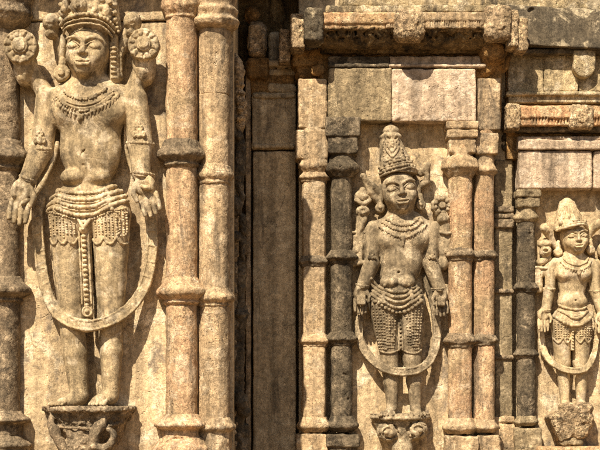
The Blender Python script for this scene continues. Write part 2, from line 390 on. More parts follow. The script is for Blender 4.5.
# ------------------------------------------------------------------ cornices
FC = Fr(46)
TC = Thing('cornice', FC, 410, 60, 'projecting eave cornice with square medallions over the middle niche', 'cornice', 'stone cornices')
s = S(318, 512, 8, 31, -44, 3, 1.0)
s.box(320, 396, 11.5, 24, -44, 0, 3).box(322, 386, 22, 28.5, -44, -2.5, 1.5).rough(.6, 9, 41)
TC.part('eave_roll', s, 'orange', label='orange tinted left stretch of the eave')
s = S(384, 512, 8, 34, -44, 3, 1.0)
s.box(386, 500, 11.5, 21, -44, 0, 2.5).box(386, 500, 20, 28, -44, -1, 1.2)
for i in range(48): s.box(388 + i * 2.35, 389 + i * 2.35, 20.5, 27, -2.4, 2, .3, mode='s', k=.5)
s.box(392, 497, 28, 30, -44, -5, .8).rough(.45, 8, 42)
TC.part('eave_roll', s, 'tan')
s = S(322, 512, -8, 13, -44, -2, 1.2)
s.box(326, 398, 3.5, 11.5, -44, -6, 1.5).box(399, 500, 3, 11, -44, -5, 1.5).box(340, 500, -10, 2.5, -44, -14, 2).rough(.7, 9, 43)
TC.part('top_course', s, 'lichen')
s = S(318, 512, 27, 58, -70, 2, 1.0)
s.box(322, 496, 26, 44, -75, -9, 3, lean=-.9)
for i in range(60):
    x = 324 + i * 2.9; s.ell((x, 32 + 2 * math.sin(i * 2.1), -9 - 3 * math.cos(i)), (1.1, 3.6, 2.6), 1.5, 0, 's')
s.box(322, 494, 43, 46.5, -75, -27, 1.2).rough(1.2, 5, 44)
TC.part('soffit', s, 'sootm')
s = S(484, 520, 36, 84, -75, -8, 1.2); s.ell((497, 45, -30), (14, 13, 17), 4).ell((492, 58, -40), (10, 12, 12), 4).ell((508, 50, -44), (9, 14, 10), 3).box(486, 500, 60, 76, -75, -44, 3).rough(1.5, 7, 45)
TC.part('corbel', s, 'rust')
def medal(T, x0, x1, y0, y1, z0, z1, mat='speck', seed=0, fn=1.0, label=None):
    s = S(x0 - 2, x1 + 2, y0 - 2, y1 + 2, z0, z1 + 2, .9)
    cx, cy = (x0 + x1) / 2, (y0 + y1) / 2; rx, ry = (x1 - x0) / 2, (y1 - y0) / 2
    s.box(x0, x1, y0, y1, z0, z1, min(rx, ry) * .5 * fn)
    s.disc((cx, cy), rx * .5, z1 - 1, z1 + 1.2, k=.8, ry=ry * .5).rough(.9, 4.5, seed)
    return T.part('medallion', s, mat, label=label)
medal(TC, 394, 425, 8.5, 40, -30, 5, seed=51)
medal(TC, 304.5, 323.5, 8, 42, -30, 4, 'soot', 52, .75)
medal(TC, 484.5, 512, 4.5, 40, -30, 4, seed=53)
TC.part('corner_block', slab(508, 519, 9, 46, -30, -2, .9, 2, .9, 5, 54), 'speck')
TC.part('corner_block', slab(517, 529, 16, 49, -30, -6, .9, 2, .9, 5, 55), 'speck')
F2 = Fr(34); 
TS = Thing('stepped_cornice_end', F2, 290, 50, 'two grey upright cornice end blocks stepping back into the dark recess', 'cornice', 'stone cornices')
medal(TS, 290.5, 304.5, 13, 48, -30, 0, seed=56, fn=.5)
F3 = Fr(0); k = 0
sd = S(277, 293, 20, 60, -42, -12, .9); sd.box(279.5, 290.5, 22, 57, -50, -24, 2).rough(.9, 4.5, 57)
TS.part('medallion', sd, 'speck')
sd = S(284, 330, 0, 84, -110, -20, 1.6); sd.box(292, 326, 42, 60, -110, -26, 4).box(296, 326, 56, 72, -110, -32, 4).box(288, 326, 38, 50, -110, -40, 4)
sd.ell((318, 66, -20), (7, 7, 6), 2).box(309, 326, 70, 84, -110, -30, 2)
sd.rough(1.4, 7, 58); TS.part('corbel', sd, 'rust')

FU = Fr(12)
TU = Thing('cornice_slab', FU, 565, 50, 'blackened sloping eave slab with pale splashes at the top right', 'cornice', 'stone cornices')
s = S(505, 660, 0, 56, -30, 10, 1.1)
s.box(508, 660, 6.5, 49, -30, 0, 1.6, lean=.25, slope=.055).rough(.55, 14, 61).chips(10, (512, 600, 4, 9, -8, 2), (2, 4), 8)
TU.part('sloping_face', s, 'soot')
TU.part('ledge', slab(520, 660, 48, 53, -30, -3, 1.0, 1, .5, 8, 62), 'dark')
TU.part('top_stones', slab(500, 660, -30, 4.5, -60, -22, 1.5, 2, 1.2, 9, 63), 'lichen')
FN = Fr(14)
TN = Thing('moulded_band', FN, 560, 128, 'low orange moulding with two square bosses above the right niche', 'cornice', 'stone cornices')
s = S(515, 650, 102, 130, -34, 3, 1.0)
s.box(518, 650, 105, 119, -34, 0, 3).box(518, 650, 118, 125, -34, -2, 1)
for i in range(30): s.box(521 + i * 3.1, 522.2 + i * 3.1, 117, 124, -4, 2, .3, mode='s', k=.5)
s.rough(.6, 8, 64); TN.part('roll', s, 'orange')
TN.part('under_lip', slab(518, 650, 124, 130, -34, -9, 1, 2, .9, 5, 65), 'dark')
medal(TN, 506.5, 520.5, 103.5, 129, -30, 2, seed=66, fn=.6)
medal(TN, 569, 594, 104.5, 129, -30, 3, seed=67, fn=.8)

# ------------------------------------------------------------------ pillars
def ring(y0, y1, ri, ro, n=7):
    L = y1 - y0; d = ro - ri
    return [(y0 + L * t, ri + d * v) for t, v in ((0, 0), (.10, .20), (.25, .36), (.38, .62), (.48, .90), (.58, 1), (.70, .97), (.78, .72), (.86, .38), (1, 0))]
def pillar(fr, name, cx, cz, label, cat, mats, shafts, rings, cap=None, base=None, h=1.0, group=None, seed=0, sq=0.0):
    R0 = max(shafts[0][2:]); T = Thing(name, fr, cx, 470, label, cat, group, dz=cz + R0 * .6)
    for i, (y0, y1, r0, r1) in enumerate(shafts):
        R = max(r0, r1); s = S(cx - R - 1, cx + R + 1, y0, y1, cz - R * .6, cz + R + 1, h)
        s.lathe(cx, cz, [(y0, r0), (y1, r1)], sq=sq).rough(.55, 15, seed + i * 7).chips(3, (cx - R, cx + R, y0, y1, cz + R * .7, cz + R * 1.3), (1, 2.4), seed)
        T.part('shaft', s, mats[0])
    for i, rg in enumerate(rings):
        y0, y1, ri, ro = rg[:4]; m = rg[4] if len(rg) > 4 else mats[1]; ch = rg[5] if len(rg) > 5 else 4
        s = S(cx - ro - 2, cx + ro + 2, y0 - 1, y1 + 1, cz - ro * .7, cz + ro + 2, h * .9)
        s.lathe(cx, cz, ring(y0, y1 - (y1 - y0) * .12, ri, ro), sq=sq).lathe(cx, cz, ring(y1 - (y1 - y0) * .26, y1, ri, lerp(ri, ro, .32)), sq=sq, k=.5)
        s.rough(.75, 6, seed + 100 + i).chips(ch, (cx - ro, cx + ro, y0, y1, cz + ro * .85, cz + ro * 1.15), (1.5, 3.6), seed + i)
        T.part('ring_moulding', s, m)
    for nm, lst in (('capital', cap), ('base', base)):
        if not lst: continue
        y0 = min(q[1][0][0] if q[0] == 'l' else q[3] for q in lst); y1 = max(q[1][-1][0] if q[0] == 'l' else q[4] for q in lst)
        R = max(max(p[1] for p in q[1]) if q[0] == 'l' else max(abs(q[1] - cx), abs(q[2] - cx)) for q in lst)
        s = S(cx - R - 2, cx + R + 2, y0 - 1, y1 + 1, cz - R * .7, cz + R + 3, h)
        for q in lst:
            if q[0] == 'l': s.lathe(cx, cz, q[1], sq=sq)
            else: s.box(q[1], q[2], q[3], q[4], cz - R * .5, cz + q[5], 1.6)
        s.rough(.75, 7, seed + 40).chips(7, (cx - R, cx + R, y0, y1, cz + R * .95, cz + R * 1.2), (1.5, 4), seed + 9)
        T.part(nm, s, mats[2])
    return T
G = 'engaged columns of the temple wall'
pillar(FL, 'pillar', 2, 3, 'brown round column cut by the left edge of the photo', 'column', ('pinkd', 'pinkd', 'pinkd'),
       [(26, 420, 16, 16.5)], [(139, 171, 16.5, 27), (276, 303, 16.5, 28)],
       [('l', [(-30, 30), (-4, 31), (6, 28), (14, 30), (22, 25), (28, 18), (30, 17)])],
       [('l', ring(411, 426, 17, 27)), ('l', [(425, 19), (436, 19)]), ('l', ring(436, 452, 20, 29)), ('l', [(448, 27), (470, 28)])], .9, G, 100)
pillar(FL, 'pillar', 181, 6, 'thick rose column right of the largest figure, its second ring broken', 'column', ('pink', 'pinkd', 'pink'),
       [(12, 150, 15.5, 16), (150, 420, 15.5, 16)], [(139, 167, 16, 25, 'pinkd', 5), (277, 305, 16, 26, 'pink', 12)],
       [('l', [(-30, 21), (-2, 20.5), (6, 21), (12, 18), (16, 15.5)]), ('l', ring(14, 18, 15, 17.5))],
       [('l', ring(414, 432, 16, 28)), ('l', [(430, 19), (438, 20)]), ('l', ring(438, 458, 22, 30)), ('l', [(450, 28), (470, 28)])], .9, G, 110)
pillar(FL, 'pillar', 213.8, 0, 'thick buff column on the corner beside the dark recess', 'column', ('tan', 'pinkd', 'tan'),
       [(24, 94, 16.5, 15.5), (94, 420, 15.5, 16)], [(164, 184, 16, 20, 'tan', 6), (287, 307, 16, 21.5, 'tan')],
       [('l', [(-30, 26), (-2, 23), (6, 21), (9, 24), (17, 21), (20, 26), (26, 23), (29, 17)])],
       [('l', ring(417, 434, 16, 22)), ('l', [(430, 17), (470, 20)])], .9, G, 120)
pillar(FM, 'pilaster', 314, 6, 'narrow tan pilaster half in shade, left of the blackened column', 'column', ('tan', 'tan', 'tan'),
       [(80, 132, 13, 13), (176, 420, 12.3, 12.3)], [(172, 182, 12.5, 16), (256, 267, 12.5, 15.5, 'pinkd'), (334, 347, 12.5, 16)],
       [('b', 298, 327, 79.5, 129, 13.5), ('b', 295.5, 328, 131, 160, 15), ('l', [(158, 15), (166, 16), (173, 12)])],
       [('l', ring(417, 432, 12.5, 17.5)), ('b', 296, 328, 434, 470, 14)], .9, G, 130, .55)
pillar(FM, 'pillar', 342, 9, 'blackened mossy column left of the middle figure', 'column', ('dark', 'dark', 'dark'),
       [(150, 420, 10.8, 11)], [(250, 264, 11, 17.5, 'dark', 9), (331, 346, 11, 17)],
       [('b', 325, 360, 118.5, 138, 17), ('b', 327.5, 357.5, 137, 155, 15), ('l', ring(155, 177, 12, 18.5))],
       [('l', ring(416, 432, 11, 17.5)), ('b', 326, 359, 434, 447, 16), ('b', 328, 357, 446, 470, 13)], .9, G, 140)
pillar(FM, 'pillar', 461, 9, 'rose column right of the middle figure, with a broken capital', 'column', ('pink', 'pinkd', 'tan'),
       [(140, 420, 12, 12)], [(248, 261, 12, 16), (333, 348, 12, 17.5)],
       [('b', 445.5, 478, 122.5, 130, 16), ('b', 446.5, 477.5, 130.5, 139, 15), ('b', 448.5, 475.5, 139, 154, 12.5), ('l', [(152, 12), (156, 13), (159, 17.5), (168, 20), (171, 17), (177, 12)])],
       [('l', ring(418, 434, 12, 18)), ('b', 445, 478, 436, 470, 15)], .9, G, 150)
pillar(FM, 'pilaster', 485, 5, 'slim rose pilaster at the outer corner right of the middle niche', 'column', ('pink', 'pinkd', 'tan'),
       [(84, 136, 11.5, 11.5), (168, 420, 9.8, 10.6)], [(250, 261, 10.5, 14.5), (334, 346, 10.5, 14.5)],
       [('b', 477, 500, 79, 131, 12), ('b', 474.5, 498, 133, 155, 12), ('l', [(154, 9.5), (163, 10), (168, 13), (171, 14), (176, 10)])],
       [('l', ring(419, 433, 10.5, 15)), ('b', 476, 500, 435, 470, 11)], .9, G, 160)
s_p = Thing('flat_pilaster', FR, 504, 470, 'flat shaded pilaster between the slim rose pilaster and the dark right column', 'pilaster', G)
s = S(492, 516, 158, 470, -14, 8, 1.0); s.box(494, 512, 160, 470, -14, 4, 1.2).rough(.4, 12, 171); s_p.part('shaft', s, 'block')
s = S(490, 516, 204, 232, -14, 14, .9); s.box(493, 513, 207, 213, -14, 7, 1).box(493, 513, 214, 219, -14, 6, 1).box(492, 513.5, 220, 229, -14, 8.5, 2.5).rough(.6, 5, 172); s_p.part('capital', s, 'pinkd')
for y in (288, 354): 
    s = S(490, 516, y, y + 8, -14, 12, .9); s.box(492, 513.5, y + 1, y + 6, -14, 7, 2).rough(.5, 5, 173 + y); s_p.part('ring_moulding', s, 'pinkd')
s = S(488, 518, 414, 470, -14, 14, 1); s.box(491, 514, 416, 423, -14, 8, 2).box(490, 514, 424, 470, -14, 8, 2).rough(.8, 6, 175); s_p.part('base', s, 'tan')
s = S(492, 520, 100, 162, -14, 16, 1.0)
s.box(496.5, 504, 104, 131, -14, 8, 1).box(500, 518, 133, 158, -14, 2, 2)
for i, (x, y, r) in enumerate(((505, 138, 3), (512, 142, 4), (506, 149, 4), (514, 152, 3))): s.ell((x, y, 4), (r, r, 4), 1)
s.rough(.9, 5, 176); s_p.part('carved_block', s, 'dark', label='small dark carved block at the top')
pillar(FR, 'pillar', 527, 6, 'dark blotched column left of the smallest figure', 'column', ('dark', 'dark', 'block'),
       [(205, 420, 9.3, 9.6)], [(282, 293, 9.5, 13.5), (349, 359, 9.5, 13)],
       [('b', 515.5, 540, 190, 198, 14), ('b', 516.5, 539, 198, 208, 12), ('l', [(207, 10), (212, 9.8)]), ('l', ring(210, 222, 9.8, 13.5))],
       [('l', ring(416, 426, 9.5, 13)), ('b', 514, 541, 428, 470, 12)], .85, G, 180)
solo('ledge', Fr(10), 580, 455, slab(537, 660, 446.5, 470, -20, 8, 1.2, 3, .8, 8, 190), 'orange', 'rough brown ledge stone under the smallest figure at the bottom edge', 'ledge')

# ------------------------------------------------------------------ recess between the left and middle bays
FX = Fr(-12)
TX = Thing('recessed_pilaster', FX, 274, 470, 'flat olive pilaster standing back in the shaded recess', 'pilaster', G)
TX.part('shaft', slab(253, 296, 151, 480, -30, 0, 1.4, 1.5, .5, 16, 201), 'olive')
TX.part('upper_block', slab(252, 296, 92, 149.5, -30, 1.5, 1.4, 2, .7, 12, 202), 'olive')
s = S(240, 300, 60, 96, -40, 6, 1.2); s.box(250, 296, 72, 96, -40, -2, 5).box(246, 270, 56, 80, -40, 6, 6).rough(1.2, 7, 203); TX.part('corbel', s, 'rust')
s = S(244, 272, 20, 60, -30, 16, 1.0); s.box(248, 266.5, 25, 52, -30, 9, 4).box(250, 264, 22, 27, -30, 6, 3).ell((257, 54, 2), (9, 5, 8), 2).rough(.9, 5, 204); TX.part('bracket_block', s, 'speck')
s = S(240, 262, 0, 28, -30, 14, 1.2); s.ell((252, 15, 0), (8, 9, 9), 2).rough(1.2, 5, 205); TX.part('weathered_knob', s, 'rust')
s = S(250, 298, 60, 480, -30, 10, 1.2)
s.box(253, 294, 144, 149, -30, 3.4, 2).rough(.8, 8, 207)
TX.part('edge_moulding', s, 'olive')
s = S(250, 298, 90, 104, -30, 10, 1.2); s.box(253, 295, 94, 99, -30, 4, 2).rough(.8, 8, 209)
TX.part('edge_moulding', s, 'olive')
s = S(262, 300, 26, 98, -60, 8, 1.2)
for i, (y0, y1, z) in enumerate(((60, 68, 2), (68, 76, -2), (76, 84, -5), (84, 93, 0))): s.box(262 + i * 2, 296, y0, y1 - .8, -60, z, 2.5)
s.box(268, 282, 28, 62, -60, -14, 4).rough(1.1, 6, 208); TX.part('upper_mouldings', s, 'olive')
TX.part('side_fillet', slab(245.5, 251, 60, 480, -30, -4, 1.4, 1, .5, 12, 206), 'tan')
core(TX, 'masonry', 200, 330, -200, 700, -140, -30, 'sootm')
core(TX, 'shading_slab', 242, 296, -160, -24, -60, 90, 'dark')  # unseen slab added above the recess to keep its top dark
FJ = Fr(110)
TJ = Thing('carved_jamb', FJ, 238, 470, 'dark carved side jamb with small worn figures behind the corner column', 'carving')
s = S(226, 252, 55, 470, -20, 22, .9)
s.box(226, 238, 60, 470, -20, 8, 2)
s.tube(spl([(234, 60, 8), (240, 75, 12), (238, 95, 10), (243, 110, 10), (240, 132, 8)]), (5, 3.5), k=2)
for y in (88, 96, 104, 112, 121): s.ell((241, y, 12), (4.5, 3.2, 5), 1)
s.rough(1.1, 5, 211); TJ.part('scrollwork', s, 'speck')
s = S(228, 254, 130, 330, -10, 24, .8)
s.ell((240, 138, 12), (4, 5, 5)).cap((241, 146, 9), (240, 172, 8), 5, 6, k=3).cap((238, 172, 8), (242, 200, 9), 5.5, 3, k=3).cap((242, 198, 9), (239, 214, 9), 3, 3.5, k=2)
s.ell((236, 208, 11), (6, 10, 8), 2).ell((243, 222, 9), (4, 7, 5), 2).ell((237, 238, 10), (5, 6, 6), 2).ell((244, 232, 9), (3, 5, 4), 2).cap((243, 240, 8), (244, 262, 7), 3.6, 2, k=2)
s.lathe(241, 4, [(258, 4), (275, 5), (298, 4), (310, 6), (315, 9), (320, 6), (330, 5)], 1).rough(.9, 4, 212); TJ.part('worn_figures', s, 'dark')
s = S(226, 254, 318, 470, -14, 24, .9); s.box(232, 244, 320, 470, -14, 8, 2)
s.ell((242, 404, 10), (7, 11, 9), 2).ell((246, 412, 12), (5, 6, 5), 1).ell((240, 395, 12), (5, 5, 4), 1).box(234, 249, 424, 470, -14, 6, 3).rough(1.2, 4.5, 213); TJ.part('lower_shaft', s, 'dark')

# ------------------------------------------------------------------ carved figures
def head(s, cx, cy, cz, w, h, tilt=0.0, tx=0.0, k=1.0):
    cs, sn = math.cos(tilt), math.sin(tilt)
    def P(u, v, d): return (cx + (u * cs - v * sn) * w, cy + (u * sn + v * cs) * w, cz + d * w)
    hh = h / w; e = -.08 * hh; f = max(1.0, .62 / (w * .03))
    s.ell(P(0, -.12, 0), (w * .98, h * .86, w * .90), 2, tilt)
    s.ell(P(tx * .5, .40 * hh, .10), (w * .80, h * .58, w * .78), w * .25, tilt)
    for q in (-1, 1): s.ell(P(tx + q * .46, .26 * hh, .52), (w * .36, h * .28, w * .32), w * .3, tilt)
    for q in (-1, 1):
        s.ell(P(tx + q * .45, e, .98), (w * .38, w * .25, w * .26), w * .16, tilt, 's')
        s.ell(P(tx + q * .46, e + .02, .64), (w * .34, w * .22, w * .24), w * .04, tilt - q * .06)
        up = [P(tx + q * (.14 + .64 * t), e + .02 - .21 * math.sin(math.pi * t) + .02 * t, .86 - .20 * t + .05 * math.sin(math.pi * t)) for t in np.linspace(0, 1, 9)]
        lo = [P(tx + q * (.14 + .64 * t), e + .04 + .15 * math.sin(math.pi * t), .84 - .20 * t) for t in np.linspace(0, 1, 9)]
        mid = [P(tx + q * (.16 + .60 * t), e + .06 + .05 * math.sin(math.pi * t), .90 - .19 * t) for t in np.linspace(0, 1, 9)]
        s.tube(up, w * .030 * f, k=w * .03); s.tube(lo, w * .026 * f, k=w * .03); s.tube(mid, w * .020 * f, k=w * .03, mode='s')
        s.tube([P(tx + q * (.07 + .78 * t), e - .16 - .24 * math.sin(math.pi * (t * .72 + .08)), .93 - .33 * t) for t in np.linspace(0, 1, 9)], (w * .055, w * .035), k=w * .10)
    s.cap(P(tx, e - .16, .90), P(tx, .17 * hh, 1.04), w * .085, w * .14, k=w * .16)
    for q in (-1, 1): s.ell(P(tx + q * .155, .20 * hh, .93), (w * .10, w * .085, w * .12), w * .05, tilt)
    m = .53 * hh
    s.ell(P(tx, m, .74), (w * .42, w * .20, w * .20), w * .25, tilt)
    s.tube([P(tx + u, m - .06 - .10 * u * u * 2 - .035 * math.cos(u * 10), .97 - .55 * u * u) for u in np.linspace(-.33, .33, 9)], w * .070, k=w * .04)
    s.tube([P(tx + u, m + .12 - .75 * u * u, .955 - .5 * u * u) for u in np.linspace(-.24, .24, 9)], w * .092, k=w * .04)
    s.tube([P(tx + u, m + .03 - .65 * u * u, 1.02 - .5 * u * u) for u in np.linspace(-.36, .36, 9)], w * .024 * f, k=w * .03, mode='s')
    s.tube([P(tx + u, m + .27 - .3 * u * u, .93) for u in np.linspace(-.16, .16, 4)], w * .05, k=w * .15, mode='s')
    s.ell(P(tx, .80 * hh, .62), (w * .30, w * .20, w * .24), w * .3, tilt)
ZM = [1.0]
RB = random.Random(7)
def beads(s, hm, pts, r, sp=None, off=.35, k=.5, rz=None):
    P = np.array(pts, float); d = np.r_[0, np.cumsum(np.hypot(*np.diff(P[:, :2], axis=0).T))]; sp = sp or r * 1.8
    for q in np.arange(0, d[-1] + .01, sp):
        x, y = np.interp(q, d, P[:, 0]), np.interp(q, d, P[:, 1]); z = hm(x, y)
        if z > ZM[0] and RB.random() > .03:
            q = r * RB.uniform(.82, 1.12); s.ell((x + RB.uniform(-.2, .2), y + RB.uniform(-.2, .2), z + off * r - RB.uniform(0, .4)), (q, q * RB.uniform(.85, 1.1), (rz or 1) * q), k)
def rope(s, hm, pts, r, off=.2, k=.6, fl=1.0):
    P = np.array(pts, float); Z = np.array([hm(p[0], p[1]) for p in P]); ok = Z > ZM[0]
    if ok.sum() < 2: return
    P = P[ok]; Z = Z[ok]; Z = np.convolve(np.pad(Z, 1, 'edge'), (.25, .5, .25), 'valid')
    s.tube([(p[0], p[1], z + off * r) for p, z in zip(P, Z)], r, fl, k)
def lobesdown(s, hm, pts, r, l, sp):
    P = np.array(pts, float); d = np.r_[0, np.cumsum(np.hypot(*np.diff(P[:, :2], axis=0).T))]
    for q in np.arange(sp / 2, d[-1], sp):
        x, y = np.interp(q, d, P[:, 0]), np.interp(q, d, P[:, 1])
        if hm(x, y) > ZM[0] and hm(x, y + l) > ZM[0]: s.cap((x, y, hm(x, y)), (x, y + l, hm(x, y + l)), r, r * .4, k=.5)
def hand(s, x, y, z, w, l, a=0.0, side=1, curl=.35, thumb=True):
    """palm to the viewer, fingers down; side=+1 puts the thumb on the right"""
    cs, sn = math.cos(a), math.sin(a)
    def P(u, v, d): return (x + u * cs - v * sn, y + u * sn + v * cs, z + d)
    s.ell(P(0, l * .22, -w * .02), (w * .49, l * .30, w * .22), 1.2, a)
    s.ell(P(side * w * .27, l * .20, w * .08), (w * .19, l * .20, w * .16), 1.5, a)
    s.ell(P(-side * w * .26, l * .20, w * .12), (w * .18, l * .20, w * .15), 1.5, a)
    s.ell(P(0, l * .24, w * .30), (w * .22, l * .15, w * .17), 1.5, a, 's')
    for i, (u, n) in enumerate(((-.37, .80), (-.13, .95), (.12, 1.0), (.36, .90))):
        if side < 0: u = -u
        b = P(u * w, l * .45, 0); m = P(u * w * 1.02, l * (.45 + .28 * n), w * .20 * curl * 2); t = P(u * w * .98, l * (.45 + .50 * n), w * .46 * curl * 1.3)
        r = w * .122
        s.cap(b, m, r * 1.05, r, k=.35).cap(m, t, r, r * .78, k=.35)
    if thumb:
        b = P(side * w * .40, l * .14, w * .08); m = P(side * w * .60, l * .34, w * .22); t = P(side * w * .52, l * .54, w * .36)
        s.cap(b, m, w * .15, w * .13, k=.8).cap(m, t, w * .125, w * .09, k=.4)
def ribbon(s, pts, wd, th, hm=None, k=.8):
    """a flat band lying on the wall: raised worn borders, a hollow middle and cross ties"""
    P = spl(pts, 7); T = np.gradient(P[:, :2], axis=0); T /= np.linalg.norm(T, axis=1)[:, None] + 1e-9
    Nn = np.stack([-T[:, 1], T[:, 0]], 1)
    z = P[:, 2]
    s.tube([(p[0], p[1], q) for p, q in zip(P, z)], wd * .52, .42, k)
    for e in (-1, 1):
        rr = random.Random(int(wd * 10) + e)
        s.tube([(p[0] + n[0] * e * wd * .40, p[1] + n[1] * e * wd * .40, q + th * .48 - (rr.random() < .12) * .7) for p, n, q in zip(P, Nn, z)], wd * .12, 1, .5)
    for i in range(3, len(P) - 3, 4):
        p, n, q = P[i], Nn[i], z[i]; s.cap((p[0] - n[0] * wd * .3, p[1] - n[1] * wd * .3, q + wd * .23), (p[0] + n[0] * wd * .3 + 1.5, p[1] + n[1] * wd * .3 + 1, q + wd * .23), wd * .09, k=.6)

GF = 'carved standing figures in the wall niches'
# ---- the largest figure ----
FS = Fr(170)
T1 = Thing('carved_figure', FS, 88, 410, 'largest carved stone figure with outspread open hands between two lotus discs, at the left', 'sculpture', GF, dz=22, zs=1.12)
h = .66
s = S(2, 172, 2, 414, -4, 60, h)
# torso
s.cap((58, 97, 11), (125, 96, 11), 11, 11, .9, 5)
s.cap((89, 104, 9), (90, 162, 9), 36, 25, .58, 8)
s.ell((88, 112, 14), (37, 24, 15), 6).ell((70, 110, 20), (16, 12, 8), 8).ell((109, 110, 20), (16, 12, 8), 8)
s.ell((89, 150, 12), (29, 26, 14), 8)
s.ell((88, 208, 9), (41, 30, 17), 9)
s.ell((73, 176.5, 14), (13.5, 9.5, 12.5), 2.6).ell((97, 176.5, 14), (13, 9.5, 12.5), 2.6).ell((84, 166, 27), (2, 1.6, 3), 1.5, 0, 's')
s.tube(spl([(92, 146, 25), (84, 153, 26.5), (81, 160, 27), (82, 167, 26)]), .8, k=.6, mode='s')
s.cap((88, 68, 14), (89, 92, 11), 14, 16, .9, 5)
# legs
s.cap((64, 214, 12), (70.5, 322, 10), 17, 12.5, .95, 4).cap((70.5, 322, 10), (73.5, 352, 10), 13, 12.5, .95, 3).cap((73.5, 352, 10), (78, 394, 10), 12.3, 9.3, .95, 3)
s.cap((110, 214, 12), (109.5, 318, 10), 20, 13.5, .85, 4).cap((109.5, 318, 10), (110, 350, 10), 13.5, 11.5, .95, 3).cap((110, 350, 10), (109.5, 394, 10), 11.3, 8.6, .95, 3)
s.ell((71, 330, 20), (8, 8, 4), 3).ell((109, 328, 20), (8, 8, 4), 3)
# feet and toes
s.cap((78, 398, 12), (62, 403, 21), 8, 5.2, .8, 4).cap((108, 397, 12), (97, 402, 22), 8, 6, .8, 4)
for i in range(5):
    s.cap((66 - i * 3.4, 401.5 + i * .3, 22), (63.5 - i * 3.4, 404.6, 29 - i * 1.2), 2.0, 1.7, k=.4)
    s.cap((107 - i * 3.6, 400.5 + i * .2, 24), (106 - i * 3.8, 404.4, 30 - i * .6), 2.1 - .1 * i, 1.8, k=.4)
# arms
s.cap((46, 97, 12), (41, 148, 12), 11.5, 11.5, .95, 3).cap((40, 150, 13), (27, 181, 20), 12.2, 8.4, .95, 2)
s.cap((134, 97, 12), (139.5, 142, 12), 12.5, 12.8, .95, 3).cap((139.5, 144, 13), (141, 174, 20), 12, 9.2, .95, 2)
hand(s, 23.5, 183, 24, 23, 44, .12, 1, .3)
hand(s, 143, 178, 24, 22, 42, -.28, -1, .3)
# rear arms rising to the discs
s.cap((46, 95, 7), (27, 66, 12), 9, 8, 1, 3).cap((130, 94, 7), (143, 64, 12), 9, 9, 1, 3).ell((144, 70, 8), (11, 14, 9), 3).ell((26, 70, 8), (9, 14, 9), 3)
# head
s.ell((88, 48, 10), (23, 34, 15), 3)
head(s, 87.5, 52, 19, 21.5, 28, .02, -.10)
s.cap((62.5, 36, 15), (61, 60, 15), 3.5, 3, k=1.5).cap((114, 36, 15), (115, 60, 15), 4, 3.5, k=1.5)
s.rough(.26, 9, 301)
hm = s.front(); ZM[0] = 9.0
body = T1.part('body', s, 'figure', cut=-1.5)
def mk(x0, x1, y0, y1, z1, h=.62, z0=-2): return S(x0, x1, y0, y1, z0, z1, h)
# crown
s = mk(54, 124, -22, 34, 50, .65)
s.ell((88, 8, 15), (27, 27, 20), 2)
s.tube(spl([(64, 29, 24), (70, 24, 33), (88, 22, 38), (104, 24, 34), (113, 32, 25)]), 1.0, k=.8)
s.tube(spl([(63, 24, 24), (70, 20, 33), (88, 17.5, 38.5), (105, 20, 34), (115, 28, 24)]), 1.0, k=.4)
cc = spl([(62, 20, 24), (70, 15.5, 33), (88, 13, 38), (106, 15.5, 33), (116, 24, 22)], 14)
for i in range(0, len(cc), 3): s.ell(cc[i], (2.4, 2.2, 2.4), .5)
for r, (yy, zz, rr) in enumerate(((11, 34, 3), (4, 33, 3.2), (-4, 31, 3.2))):
    for i in range(8):
        a = -1.25 + i * .36; s.ell((88 + 27 * math.sin(a), yy + 4 * math.sin(a) ** 2, 12 + (zz - 12) * math.cos(a) ** .6), (rr * 1.25, rr * .85, rr), .6, -.5 * math.sin(a))
s.ell((81, 4, 34), (8.5, 9, 6.5), 1).disc((81, 4), 5, 36, 41.5, rd=1.5).ell((81, 5, 42), (2.4, 2.4, 1.5), .5)
for q in (66, 97): s.cap((q, 11, 31), (q + 2, -6, 31), 4.4, 3, k=1); s.ell((q, 8, 34.5), (3, 3.8, 3), .6)
s.ell((107, 8, 28), (5, 8, 6), 1).cap((110, -18, 16), (116, 20, 14), 6, 5, k=2)
for i in range(9): s.ell((112 + .8 * i, -8 + i * 4.2, 21), (1.9, 1.9, 2), .5)
s.rough(.42, 4.5, 302); T1.part('crown', s, 'figure', cut=-1.5, dy=6.5)
# side scrolls of the head-dress
for nm, c, st in (('left', (51, 24), [(55, 30, 8), (60, 45, 9), (62, 60, 8)]), ('right', (132, 23), [(127, 30, 8), (121, 44, 9), (117, 56, 8)])):
    q = 1 if nm == 'left' else -1
    s = mk(c[0] - 16, c[0] + 16, 8, 66, 34)
    s.ell((c[0], c[1] - 2, 16), (9, 9.5, 12), 2).ell((c[0] - 1 * q, c[1] + 2, 29), (8, 1.6, 3), 1, .2 * q, 's').ell((c[0], c[1] + 8, 14), (7, 6, 9), 2).tube(spl(st), (6, 3.2), k=2)
    s.ell((c[0] + 2 * q, c[1] - 8, 17), (3, 2.5, 4), 1).rough(.5, 5, 303); T1.part('ribbon_knot', s, 'figure', cut=-1.5)
